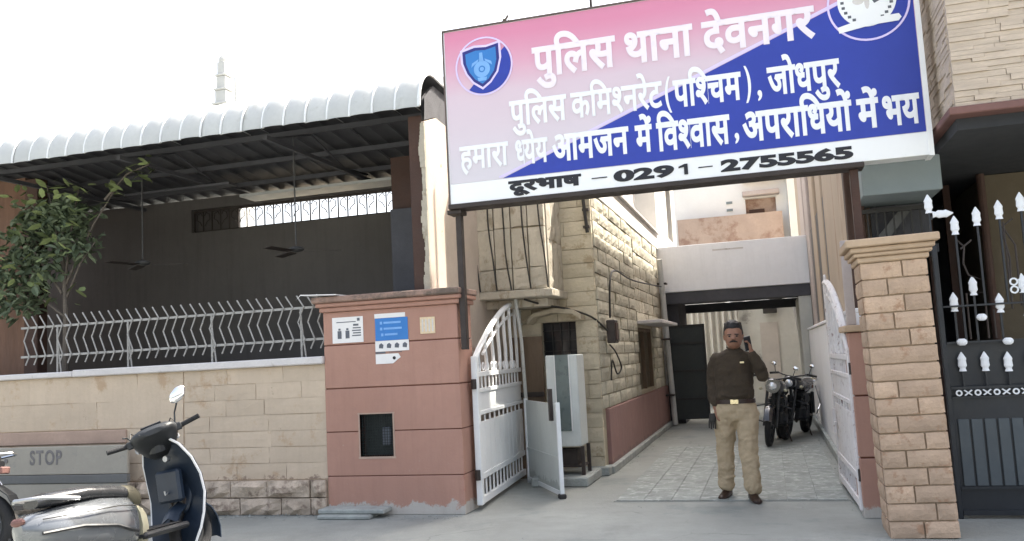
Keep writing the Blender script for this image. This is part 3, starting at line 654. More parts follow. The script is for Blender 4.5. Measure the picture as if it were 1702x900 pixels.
tag(build('stone_step', MB().cbox(-2.75,-2.08,9.86,10.70,0,.11,.015), M['concretebase']), 'low grey stone step under the tall white cabinet', 'step')
tag(build('leaning_pole', MB().tube([(-2.92,10.45,.9),(-2.90,10.3,1.7),(-2.92,10.1,2.5)], .022, 8), M['pipe']), 'thin bent grey pole leaning between the gate leaf and the stone bay', 'pole')
t = thing('weathered_board', (-2.9,10.6,0), 'weathered brown board propped behind the left gate leaf', 'board')
build('board', MB().cbox(-3.12,-2.72,10.60,10.64,.0,1.75,.006), M['wood'], t)
build('batten', MB().box(-3.12,-2.72,10.575,10.599,1.0,1.06), M['steel'], t)

# ================================================================ PASSAGE END
t = thing('passage_gateway', (-.6,18,0), 'pale painted beam and gateway bridging the far end of the passage', 'gateway')
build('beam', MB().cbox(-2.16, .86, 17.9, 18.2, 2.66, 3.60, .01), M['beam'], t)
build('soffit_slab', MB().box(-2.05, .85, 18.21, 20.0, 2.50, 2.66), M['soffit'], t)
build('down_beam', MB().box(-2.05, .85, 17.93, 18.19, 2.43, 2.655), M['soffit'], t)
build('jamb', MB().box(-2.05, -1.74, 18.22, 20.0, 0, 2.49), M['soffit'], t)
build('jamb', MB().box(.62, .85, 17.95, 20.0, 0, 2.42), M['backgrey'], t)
build('joint_mark', MB().box(-.95,-.35,17.894,17.899,3.44,3.47), M['coping'], t)
build('header', MB().box(-2.05, .85, 19.95, 20.1, 2.30, 2.49), M['soffit'], t)
t = thing('iron_door', (-1.9,18.0,0), 'dark metal door leaf standing open at the far left end of the passage', 'door')
build('leaf', MB().cbox(-1.90,-1.24,17.72,17.76,.12,1.95,.006), M['doorpaint'], t)
build('frame', MB().box(-1.93,-1.90,17.70,17.78,.05,1.98).box(-1.24,-1.21,17.70,17.78,.05,1.98).box(-1.93,-1.21,17.70,17.78,1.951,1.985), M['cable'], t)
for k in range(3): build('ledge', MB().box(-1.89,-1.25,17.70,17.719,.5+k*.55,.54+k*.55), M['cable'], t)
t = thing('courtyard_wall', (-.6,24,0), 'grey courtyard wall seen through the far gateway', 'wall')
build('wall', MB().box(-3.5, 1.03, 24.0, 24.2, 0, 2.62), M['backgrey'], t)
build('pink_section', MB().box(-.2,.25,23.97,23.999,0,2.1), M['backpink'], t)
build('ledge', MB().cbox(-3.0,-.8,23.6,23.99,.55,.62,.01), M['coping'], t)
t = thing('grey_curtain', (-1.4,23.7,0), 'grey pleated cloth hanging at the left of the courtyard', 'curtain')
cu = MB(); rings = []
for z in (.62, 1.6, 2.55):
    rings.append([Vector((-2.2+i*.03, 23.75+.06*math.sin(i*1.15+.3*math.sin(i*.4)), z)) for i in range(50)]+[Vector((-2.2+i*.03, 23.78+.06*math.sin(i*1.15+.3*math.sin(i*.4)), z)) for i in range(49,-1,-1)])
build('cloth', cu.loft(rings), M['cloth'], t, smooth=True)
build('rail', MB().cyl((-2.3,23.76,2.57),(-.6,23.76,2.57),.015,8), M['steel'], t)
t = thing('tarpaulin', (-.5,23.4,2.6), 'white rolled tarpaulin lying along the top of the courtyard wall', 'tarpaulin')
tp = []
for i in range(18): x = -1.3+i*.13; tp.append((x, 23.95+.04*math.sin(i), 2.68+.035*math.sin(i*1.7)))
build('roll', MB().tube(tp, [.06+.02*math.sin(i*2.1) for i in range(18)], 8), M['tarp'], t, smooth=True)
t = thing('wall_box', (.1,22.1,2.25), 'small black box hung high in the courtyard', 'box')
build('case', MB().cbox(-.09,.26,23.7,23.9,2.33,2.53,.01), M['cable'], t); build('hook', MB().cyl((.08,23.8,2.53),(.08,23.8,2.62),.012,6), M['cable'], t)
tag(build('black_bracket', MB().tube([(-.0,23.9,2.66),(.4,23.6,2.70),(.72,23.2,2.80)], .025, 6), M['cable']), 'black bracket arm above the small black box', 'bracket')
t = thing('white_pipe', (.7,21,0), 'white pipe slanting down beside the right wall of the courtyard', 'pipe')
build('pipe', MB().tube([(.60,20.4,2.46),(.68,20.5,1.6),(.74,20.5,.9),(.74,20.5,0)], .055, 10), M['white'], t)
build('collar', MB().cyl((.74,20.5,.75),(.74,20.5,.85),.066,10), M['white'], t)
# far buildings
t = thing('far_building', (-.5,31,0), 'white building far behind the passage with a brown parapet and a small open window', 'building')
wl = MB(); wl.box(-6, -.40, 30, 30.3, 0, 9); wl.box(.58, 1.6, 30, 30.3, 0, 9); wl.box(-.40,.58,30,30.3,0,5.86); wl.box(-.40,.58,30,30.3,6.42,9); build('wall', wl, M['plaster2'], t)
build('parapet', MB().box(-2.65,.74,29.5,29.7,4.0,5.84), M['brownwall'], t)
build('parapet_base', MB().box(-3.2,1.0,29.4,29.69,2.6,3.99), M['plaster2'], t)
w = build('window', MB().box(-.40,.58,30.2,30.25,5.86,6.42), M['brownwall'], t)
build('window_sill', MB().box(-.3,.2,30.05,30.19,5.861,6.05), M['brownpaint'], w)
build('hood', MB().cbox(-.48,.70,29.6,29.99,6.46,6.62,.02), M['pinkgrey'], t)
build('hood', MB().cbox(-.48,1.3,29.7,29.99,6.95,7.05,.02), M['pinkgrey'], t)
for z in (6.05,6.3): build('vent', MB().box(-1.02,-.82,29.96,29.999,z,z+.08), M['greyfascia'], t)
build('side_return', MB().box(.95,1.25,29.3,29.99,0,9), M['plaster'], t)

# ================================================================ RIGHT SIDE OF PASSAGE
def right_building():
    t = thing('beige_building', (1.2,13,0), 'beige building with tall flat pilasters along the right of the passage', 'building')
    X = .92
    build('wall', MB().box(X+.12, 1.11, 9.3, 25.9, 0, 3.3).box(X+.12, 6, 12.3, 25.9, 3.3, 9.2).box(X+.12,1.6,9.3,12.3,3.3,9.2), M['beige'], t)
    for (ya, yb, mt, xx) in ((18.0,19.6,'pinkgrey',.84),(16.4,17.5,'pinkgrey',.84),(14.65,15.6,'beige',.85),(12.85,13.85,'beige',.85),(9.32,12.3,'beige',.84)):
        build('pilaster', MB().cbox(xx, X+.119, ya, yb, 1.79, 9.19, .02), M[mt], t)
    for ya, yb in ((17.52,17.98),(15.62,16.38),(13.87,14.63),(12.32,12.83)):
        w = build('slot_window', MB().box(.862, X+.115, ya, yb, 1.8, 3.5), M['interior'], t)
        build('lintel', MB().box(X-.0, X+.118, ya, yb, 3.52, 3.72), M['beige'], w)
    build('shade_block', MB().box(.86, 3.2, 11.6, 14.2, 9.41, 11.8), M['beige'], t)  # unseen block added on the roof to keep sun off the forecourt
    build('brown_edge', MB().cbox(.83,1.0,9.12,9.30,1.79,9.19,.01), M['brownpaint'], t)
    build('roof_slab', MB().box(.80, 6, 9.0, 26, 9.2, 9.4), M['beige'], t)
right_building()
t = thing('low_white_wall', (.8,13,0), 'low whitewashed wall running down the right side of the passage', 'wall')
build('wall', MB().cbox(.75, 1.02, 8.6, 17.9, 0, 1.74, .01), M['beam'], t)
build('coping', MB().cbox(.73, 1.03, 8.6, 17.9, 1.742, 1.785, .008), M['beam'], t)
build('foot_strip', MB().cbox(.69, .749, 8.7, 17.9, 0, .12, .01), M['concretebase'], t)

# pink right gate pillar
t = thing('pink_gate_pillar', (.82,8.1,0), 'narrow terracotta gate pillar hidden behind the beige brick pillar', 'pillar')
zs = [0,.5,1.02,1.56]
build('core', MB().box(.67,1.08,8.02,8.50,0,1.56), M['groove'], t)
for k in range(3): build('band', MB().cbox(.655,1.10,8.0,8.53,zs[k]+(.007 if k else 0),zs[k+1]-.007,.005), M['red'], t)
build('cap', MB().cbox(.62,1.13,7.97,8.56,1.562,1.62,.01), M['bcap'], t)
tag(build('white_post', MB().cbox(.66,.735,8.06,8.14,1.62,2.36,.006), M['pinkgrey']), 'short pale post standing on the narrow terracotta pillar', 'post')

# ================================================================ BRICK PILLAR
def brick_pillar():
    t = thing('brick_pillar', (1.0,7.44,0), 'beige split face brick pillar with moulded cap beside the black gate', 'pillar')
    x0, x1, y0, y1 = .757, 1.242, 7.2, 7.68
    build('core', MB().box(x0+.018, x1-.018, y0+.018, y1-.018, 0, 2.086), M['brickmortar'], t)
    nz = 16; h = 2.08/nz; g = .012
    pat = [(.62,),(.38,),(.6,),(.42,),(.62,),(),(),(.36,),(.62,),(.3,),(.66,),(.36,),(.64,),(.42,),(.7,),(.5,)]
    for j in range(nz):
        z0 = 2.08-(j+1)*h; cuts = [0]+list(pat[j])+[1]
        for a, b in zip(cuts, cuts[1:]):
            xa, xb = x0+a*(x1-x0), x0+b*(x1-x0)
            piece('brick', R.choice(V_brick), t, ((xa+xb)/2, y0+.02-R.uniform(0,.006), z0+h/2), (xb-xa-g, .05, h-g))
        for sgn, X in ((1, x1), (-1, x0)):
            c2 = [0, .5 if j % 2 else .0, 1]
            for a, b in zip(c2, c2[1:]):
                if b-a < .1: continue
                ya, yb = y0+.05+a*(y1-y0-.06), y0+.05+b*(y1-y0-.06)
                piece('brick', R.choice(V_brick), t, (X-sgn*.02, (ya+yb)/2, z0+h/2), (yb-ya-g, .05, h-g), sgn*PI/2)
    for k, (o, za, zb) in enumerate(((.014,2.082,2.125),(.038,2.127,2.158),(.058,2.16,2.20),(.090,2.202,2.262))):
        build('cap_moulding', MB().cbox(x0-o, x1+o, y0-o, y1+o, za, zb, .008), M['bcap'], t)
    t.rotation_euler = (0, rad(-1.2), 0)
    return t
brick_pillar()

# ================================================================ GATES (white leaves)
def white_leaf(name, label, L, mts, hinge, ang, zh, zpk, zb=.05):
    t = thing(name, (0,0,0), label, 'gate leaf', 'white leaves of the station gate'); m0, m1 = mts; w = .045
    bx = lambda x0,x1,z0,z1,y0=-.02,y1=.02: MB().cbox(x0,x1,y0,y1,z0,z1,.003)
    build('hinge_stile', MB().cbox(0,.09,-.03,.03,zb,zh+.03,.006), m0, t)
    build('free_stile', MB().cbox(L-.06,L,-.022,.022,zb,zpk-.02,.005), m0, t)
    for z0, z1 in ((zb,zb+.07),(zb+.24,zb+.30),(.93,.97),(1.16,1.20),(1.32,1.37)): build('rail', MB().cbox(.091,L-.061,-.02,.02,z0,z1,.004), m0, t)
    build('sheet', bx(.091,L-.061,.971,1.159,-.008,.008), m0, t)
    # arched top rail
    P = []
    for k in range(15):
        u = k/14; P.append((.04+(L-.06)*u, 0, zh+(zpk-zh)*math.sin(u*PI/2)**.9))
    build('arch_rail', MB().tube(P, .032, 6), m0, t)
    build('arch_rail', MB().tube([(x, y, z-.13) for x, y, z in P[2:]], .018, 6), m0, t)
    build('finial', MB().torus((L-.05,0,zpk+.03), .045, .014, 'y', 12, 6), m0, t)
    n = max(6, int((L-.2)/.26))
    for k in range(n):
        x = .2+(L-.32)*k/(n-1); u = (x-.04)/(L-.06); zt = zh+(zpk-zh)*math.sin(u*PI/2)**.9-.01
        pts = [(x+.022*math.sin(q*PI*2/6), 0, 1.37+(zt-1.37)*q/6) for q in range(7)]
        if zt > 1.45: build('wavy_bar', MB().tube(pts, .021, 6), m0, t)
    # small ring row
    for k in range(int(L/.2)): build('ring', MB().torus((.2+k*.19,0,1.42),.04,.009,'y',12,5), m0, t)
    nb = int((L-.16)/.15)
    for k in range(nb):
        x = .13+(L-.24)*k/(nb-1)
        build('short_bar', MB().box(x-.018,x+.018,-.006,.006,1.201,1.319), m0, t)
        build('foot_bar', MB().box(x-.018,x+.018,-.006,.006,zb+.071,zb+.239), m0, t)
    ns = int((L-.16)/.21)
    for k in range(ns):
        xa = .10+(L-.17)*k/ns; build('slat', MB().cbox(xa+.005, xa+(L-.17)/ns-.006, -.010, .010, zb+.301, .86, .003), m1, t)
        build('slat_rod', MB().box(xa+.04,xa+.055,-.008,.008,.861,.929), m0, t)
    build('latch', MB().box(L-.18,L-.14,.021,.05,.55,.80).cyl((L-.25,.03,.66),(L-.1,.03,.66),.012,8), m0, t)
    for z in (.35, 1.25): build('hinge', MB().cyl((-.03,0,z-.05),(-.03,0,z+.05),.028,8), M['steel'], t)
    t.location = hinge; t.rotation_euler = (0,0,ang); return t
lh, le = Vector((-2.88,8.40,0)), Vector((-3.05,10.9,0)); dv = le-lh
white_leaf('gate_leaf', 'left arched white gate leaf, swung inward beside the wide terracotta pillar', dv.length, (M['gatewhite'], M['gatewhite']), lh, math.atan2(dv.y,dv.x), 1.5, 2.2)
lh, le = Vector((.665,8.08,0)), Vector((.62,9.9,0)); dv = le-lh
white_leaf('gate_leaf', 'right chipped white gate leaf, swung inward beside the low white wall', dv.length, (M['rustwhite'], M['rustwhite']), lh, math.atan2(dv.y,dv.x), 1.40, 2.12)

# ================================================================ SIGN
TXT = {}
def glyph(ch, off):
    k = (ch, off)
    if k not in TXT:
        cu = bpy.data.curves.new('glyph', 'FONT'); cu.body = ch; cu.size = 1; cu.offset = 0; cu.bevel_depth = off; cu.bevel_resolution = 0; cu.resolution_u = 5
        ob = bpy.data.objects.new('glyph', cu); C.objects.link(ob); bpy.context.view_layer.update()
        me = bpy.data.meshes.new_from_object(ob.evaluated_get(bpy.context.evaluated_depsgraph_get()))
        vs = [v.co.copy() for v in me.vertices]; fs = [tuple(p.vertices) for p in me.polygons]
        bpy.data.objects.remove(ob); bpy.data.curves.remove(cu); bpy.data.meshes.remove(me); TXT[k] = (vs, fs)
    return TXT[k]
HALF = {'श':.49, 'ध':.47, 'च':.47}
SIGNS_ZERO = 'ुूें'
WID = {'प':.583,'ि':.27,'ल':.693,'स':.691,'थ':.656,'ा':.273,'न':.569,'द':.534,'व':.571,'ग':.578,'र':.424,'क':.777,'म':.612,'श':.695,'ट':.519,'च':.649,'ज':.757,'ो':.273,
       'ध':.63,'ह':.546,'य':.595,'आ':1.038,'अ':.779,'भ':.717,'ष':.593,'(':.33,')':.33,',':.24,'-':.5,'0':.53,'2':.53,'9':.53,'1':.5,'7':.53,'5':.5,'6':.53,' ':.26,'–':.6}
def text_mesh(s, off):
    """lay out Devanagari glyph by glyph; '~' after a letter marks its half form"""
    V, F, x, i = [], [], 0.0, 0
    while i < len(s):
        ch = s[i]; half = i+1 < len(s) and s[i+1] == '~'; dx = 0
        if ch == ' ': x += WID[' ']; i += 1; continue
        vs, fs = glyph(ch, off); bm = bmesh.new(); bv = [bm.verts.new(v) for v in vs]
        for f in fs:
            try: bm.faces.new([bv[q] for q in f])
            except ValueError: pass
        adv = 0 if ch in SIGNS_ZERO else WID.get(ch, .6)
        if ch == 'ं': dx = .06 if i and s[i-1] in 'ेो' else 0
        if ch == 'ू' or ch == 'ु': dx = -.02
        if half:
            cut = HALF[ch]; bmesh.ops.bisect_plane(bm, geom=bm.verts[:]+bm.edges[:]+bm.faces[:], plane_co=(cut,0,0), plane_no=(1,0,0), clear_outer=True); adv = cut
        bm.verts.index_update(); n = len(V)
        V += [(v.co.x+x+dx, v.co.y, v.co.z) for v in bm.verts]; F += [tuple(n+v.index for v in f.verts) for f in bm.faces]; bm.free()
        x += adv; i += 2 if half else 1
    return V, F, x
def lettering(name, s, x0, x1, ztop, zbase, y, mt, parent, off=.02, th=.004, cap=.622):
    V, F, w = text_mesh(s, off); xs = [p[0] for p in V]; a, b = min(xs), max(xs); sx = (x1-x0)/(b-a); sz = (ztop-zbase)/cap
    mb = MB(); mb.add([(x0+(px-a)*sx, y-pz*.06, zbase+py*sz) for px, py, pz in V], F)
    o = build(name, mb, mt, parent)
    return o
def disc(cx, cz, r, y, d=.002, n=40, a0=0, a1=2*PI, rx=None):
    rx = rx or r; return [(cx+rx*math.cos(a0+(a1-a0)*k/n), cz+r*math.sin(a0+(a1-a0)*k/n)) for k in range(n if a1-a0 > 6.2 else n+1)]
def ring(mb, cx, cz, r0, r1, ya, yb, n=48, a0=0, a1=2*PI):
    full = a1-a0 > 6.2; vs, fs = [], []; m = n if full else n+1
    for k in range(m):
        a = a0+(a1-a0)*k/n; c, s = math.cos(a), math.sin(a)
        for r, y in ((r0,ya),(r1,ya),(r1,yb),(r0,yb)): vs.append((cx+r*c, y, cz+r*s))
    for k in range(n):
        p, q = k*4, ((k+1) % m)*4
        for j in range(4): fs.append((p+j, p+(j+1)%4, q+(j+1)%4, q+j))
    return mb.add(vs, fs)
def sign():
    Y = 8.10
    t = thing('sign_board', (-.73,8.16,1.62), 'large pink and blue Hindi police station sign board spanning the gate', 'sign')
    x0, x1, z0, z1 = -2.94, 1.475, 3.045, 4.82
    build('case', MB().box(x0, x1, Y+.004, Y+.20, z0+.0, z1), M['signwhite'], t)
    build('pink_face', MB().box(x0+.012, x1-.0, Y, Y+.0035, 3.247, z1-.006), M['signpink'], t)
    build('phone_strip', MB().box(x0+.008, x1, Y+.0005, Y+.0036, z0+.002, 3.243), M['signwhite'], t)
    y1 = Y-.001; sl_ = (4.47-3.262)/(.79+2.40)
    zt = lambda x: 3.262+(x+2.40)*sl_
    build('blue_field', MB().prism([(-2.38,3.252),(1.44,3.25),(1.44,zt(1.44))], y1-.002, y1), M['signblue'], t)
    lw = .035
    build('diagonal_line', MB().prism([(-2.42,3.262),(-2.38,3.262),(1.44,zt(1.44)+.004),(1.44,zt(1.44)+.004+lw),(-2.42,3.262+lw*.3)], y1-.0015, y1-.0001), M['lilac'], t)
    build('side_strip', MB().box(x1-.03, x1+.012, Y-.012, Y+.21, z0-.01, z1+.01), M['signwhite'], t)
    build('top_trim', MB().box(x0-.01, x1-.031, Y-.014, Y+.205, z1+.001, z1+.016), M['signmetal'], t)
    build('left_trim', MB().box(x0-.014, x0-.001, Y-.010, Y+.205, z0, z1), M['signmetal'], t)
    build('bottom_bar', MB().cbox(x0-.02, .92, Y-.02, Y+.20, 2.995, 3.043, .006), M['steel'], t)
    f = M['letter']; yl = Y-.006
    lettering('lettering', 'पुिलस थाना', -2.02, -.46, 4.505, 4.225, yl, M['letterpink'], t, .033)
    lettering('lettering', 'देवनगर', -.38, .62, 4.50, 4.23, yl, M['letterpink'], t, .033)
    lettering('lettering', 'पुिलस', -2.28, -1.70, 4.0, 3.765, yl, f, t, .031)
    lettering('lettering', 'किमश~नरेट', -1.66, -.78, 4.0, 3.765, yl, f, t, .027)
    lettering('lettering', '(', -.755, -.70, 4.035, 3.785, yl, f, t, .022, cap=.694)
    lettering('lettering', 'पिश~चम', -.68, -.06, 3.985, 3.745, yl, f, t, .031)
    lettering('lettering', ')', -.03, .025, 4.035, 3.785, yl, f, t, .022, cap=.694)
    lettering('lettering', ',', .075, .115, 3.82, 3.75, yl, f, t, .02, cap=.2)
    lettering('lettering', 'जोधपुर', .17, .79, 3.985, 3.745, yl, f, t, .031)
    lettering('lettering', 'हमारा', -2.82, -2.31, 3.605, 3.385, yl, f, t, .031)
    lettering('lettering', 'ध~येय', -2.24, -1.91, 3.60, 3.375, yl, f, t, .031)
    lettering('lettering', 'आमजन', -1.87, -1.12, 3.605, 3.365, yl, f, t, .033)
    lettering('lettering', 'में', -1.06, -.90, 3.60, 3.36, yl, f, t, .033)
    lettering('lettering', 'िवश~वास', -.86, -.19, 3.60, 3.35, yl, f, t, .033)
    lettering('lettering', ',', -.155, -.115, 3.45, 3.38, yl, f, t, .02, cap=.2)
    lettering('lettering', 'अपरािधयों', -.08, .86, 3.595, 3.345, yl, f, t, .033)
    lettering('lettering', 'में', .90, 1.08, 3.59, 3.345, yl, f, t, .033)
    lettering('lettering', 'भय', 1.11, 1.41, 3.585, 3.34, yl, f, t, .033)
    k = M['blackprint']; yk = Y-.004
    lettering('phone_lettering', 'दूरभाष', -2.33, -1.60, 3.205, 3.11, yk, k, t, .055)
    build('phone_lettering', MB().box(-1.50,-1.35,yk-.002,yk,3.147,3.157), k, t)
    lettering('phone_lettering', '029', -1.29, -.72, 3.195, 3.10, yk, k, t, .06, cap=.68)
    build('phone_lettering', MB().prism([(-.63,3.096),(-.595,3.096),(-.595,3.196),(-.625,3.196),(-.68,3.175),(-.68,3.16),(-.63,3.168)], yk-.003, yk), k, t)
    build('phone_lettering', MB().box(-.50,-.37,yk-.002,yk,3.142,3.152), k, t)
    lettering('phone_lettering', '2755565', -.30, .84, 3.185, 3.09, yk, k, t, .06, cap=.68)
    # left emblem
    cx, cz, r = -2.52, 4.41, .30; ye = Y-.003
    e = build('emblem', ring(MB(), cx, cz, r-.016, r, ye-.003, ye), M['lilac'], t)
    cres = disc(cx,cz,r-.02,0,n=30,a0=-2.2,a1=.65); build('emblem_ground', MB().prism(cres, ye-.002, ye-.0002), M['signblue'], e)
    sh = [(-.20,.17),(-.07,.20),(.05,.19),(.18,.215),(.185,.06),(.15,-.07),(.08,-.16),(0,-.215),(-.09,-.15),(-.155,-.06),(-.195,.05)]
    build('emblem_shield', MB().prism([(cx-.02+x*1.12, cz+z*1.12) for x, z in sh], ye-.0035, ye-.0022), M['lilac'], e)
    build('emblem_shield', MB().prism([(cx-.02+x*1.0, cz+z*1.0) for x, z in sh], ye-.005, ye-.0036), M['navy'], e)
    build('emblem_shield', MB().prism([(cx-.02+x*.84, cz+z*.84) for x, z in sh], ye-.0065, ye-.0051), M['midblue'], e)
    fg = ring(MB(), cx-.02, cz-.03, .035, .085, ye-.008, ye-.0066, 24); fg.prism([(cx-.045,cz+.05),(cx+.0,cz+.05),(cx-.01,cz+.14),(cx-.04,cz+.14)], ye-.008, ye-.0066)
    fg.prism([(cx-.13,cz+.0),(cx-.06,cz+.05),(cx-.05,cz+.075),(cx-.12,cz+.04)], ye-.008, ye-.0066); fg.prism([(cx+.09,cz+.0),(cx+.02,cz+.05),(cx+.01,cz+.075),(cx+.08,cz+.04)], ye-.008, ye-.0066)
    fg.prism([(cx-.06,cz-.15),(cx+.02,cz-.15),(cx+.03,cz-.115),(cx-.07,cz-.115)], ye-.008, ye-.0066); fg.prism(disc(cx-.02,cz-.03,.022,0,n=12), ye-.008, ye-.0066)
    build('emblem_figure', fg, M['sky_blue'], e)
    # right emblem
    cx, cz, r = 1.075, 4.46, .345
    e = build('emblem', ring(MB(), cx, cz, r-.018, r, ye-.006, ye-.0002), M['lilac'], t)
    build('emblem_wheel', MB().prism(disc(cx-.01,cz+.03,.245,0,n=40), ye-.005, ye-.0025), M['signwhite'], e)
    dots = MB()
    for q in range(26):
        a = 2*PI*q/26; px, pz = cx-.01+.205*math.cos(a), cz+.03+.205*math.sin(a); dots.prism([(px-.014,pz-.012),(px+.014,pz-.012),(px+.014,pz+.012),(px-.014,pz+.012)], ye-.007, ye-.0051)
    dots.prism([(cx+.05,cz-.01),(cx+.12,cz+.02),(cx+.13,cz+.045),(cx+.06,cz+.05),(cx+.035,cz+.02)], ye-.007, ye-.0051)
    tag(build('emblem_marks', dots, M['inkgrey'], e), kind='stuff')
    fl = MB(); fl.prism(disc(cx-.08,cz+.03,.035,0,n=12,rx=.05), ye-.007, ye-.0051); fl.prism(disc(cx-.01,cz+.02,.075,0,n=14,rx=.022), ye-.007, ye-.0051)
    build('emblem_figure', fl, M['coping'], e)
    build('emblem_ribbon', MB().prism([(cx-.26,cz-.245),(cx-.05,cz-.215),(cx+.02,cz-.205),(cx+.235,cz-.20),(cx+.26,cz-.17),(cx+.24,cz-.135),(cx+.1,cz-.14),(cx-.1,cz-.15),(cx-.27,cz-.19)], ye-.009, ye-.0072), M['signwhite'], e)
    # supports
    build('post', MB().cbox(-2.925,-2.865,8.18,8.26,1.6,2.993,.005), M['steel'], t)
    build('post', MB().cbox(.80,.87,8.15,8.23,1.625,2.993,.005), M['brownpaint'], t)
    build('bracket', MB().cbox(-2.99,-2.84,8.12,8.3,2.95,2.992,.006), M['steel'], t)
sign()

# ================================================================ NEIGHBOUR ON THE RIGHT
def neighbour():
    t = thing('neighbour_house', (4,9,0), 'neighbouring house with split stone balcony front and dark recessed porch', 'house')
    build('balcony_core', MB().box(1.62, 7, 7.62, 10.8, 3.30, 9.2), M['clad'], t)
    r = random.Random(8); st = MB(); z = 3.31
    while z < 5.4:
        h = r.choice((.032,.04,.05)); x = 1.58-r.uniform(0,.0)
        while x < 4.0:
            l = r.uniform(.12,.5); st.box(x, min(x+l,4.0)-.003, 7.585-r.uniform(0,.02), 7.619, z, z+h-.003); x += l
        yv = 7.62
        while yv < 9.0:
            l = r.uniform(.12,.5); st.box(1.585-r.uniform(0,.02), 1.619, yv, min(yv+l,9.0)-.003, z, z+h-.003); yv += l
        z += h
    tag(build('stone_strips', st, M['clad'], t), kind='stuff')
    build('maroon_ledge', MB().cbox(1.52, 7, 7.53, 10.8, 3.235, 3.298, .008), M['maroon'], t)
    build('porch_ceiling', MB().box(1.60, 7, 7.7, 12, 3.14, 3.234), M['porch'], t)
    build('porch_back_wall', MB().box(.9, 7, 12.0, 12.2, 0, 3.3), M['porch'], t)
    build('porch_side_wall', MB().box(2.28, 7, 10.0, 11.99, 0, 3.13), M['olive'], t)
    build('porch_pipe', MB().cyl((2.22,9.9,0),(2.22,9.9,3.13),.04,10), M['brownpaint'], t)
    for x in (1.75, 1.95): build('porch_post', MB().box(x, x+.07, 10.4, 10.47, 0, 3.13), M['brownpaint'], t)
    build('inner_wall', MB().box(1.12, 1.3, 9.25, 11.9, 0, 3.2), M['porch'], t)
    build('fascia', MB().cbox(.93, 1.60, 8.5, 9.6, 2.80, 3.12, .008), M['greyfascia'], t)
    build('tower_block', MB().box(1.62, 7, 10.8, 12.0, 3.3, 9.2), M['beige'], t)
neighbour()
t = thing('stair_railing', (1.2,9.0,2.4), 'dark iron railing with a slanting stair behind the brick pillar cap', 'railing')
build('top_rail', MB().box(.90,1.58,8.97,9.01,2.70,2.74), M['cable'], t)
build('bottom_rail', MB().box(.90,1.58,8.97,9.01,2.36,2.39), M['cable'], t)
for k in range(9): x = .92+k*.078; build('bar', MB().box(x,x+.014,8.98,8.995,2.39,2.70), M['cable'], t)
build('stringer', MB().prism([(.98,2.35),(1.10,2.35),(1.42,2.72),(1.34,2.76)], 9.1, 9.2), M['barrierblue'], t)
build('slab', MB().box(.88,1.6,8.95,9.6,2.28,2.358), M['porch'], t)
build('knee_wall', MB().box(1.06,1.6,9.22,9.24,2.36,2.79), M['soffit'], t)

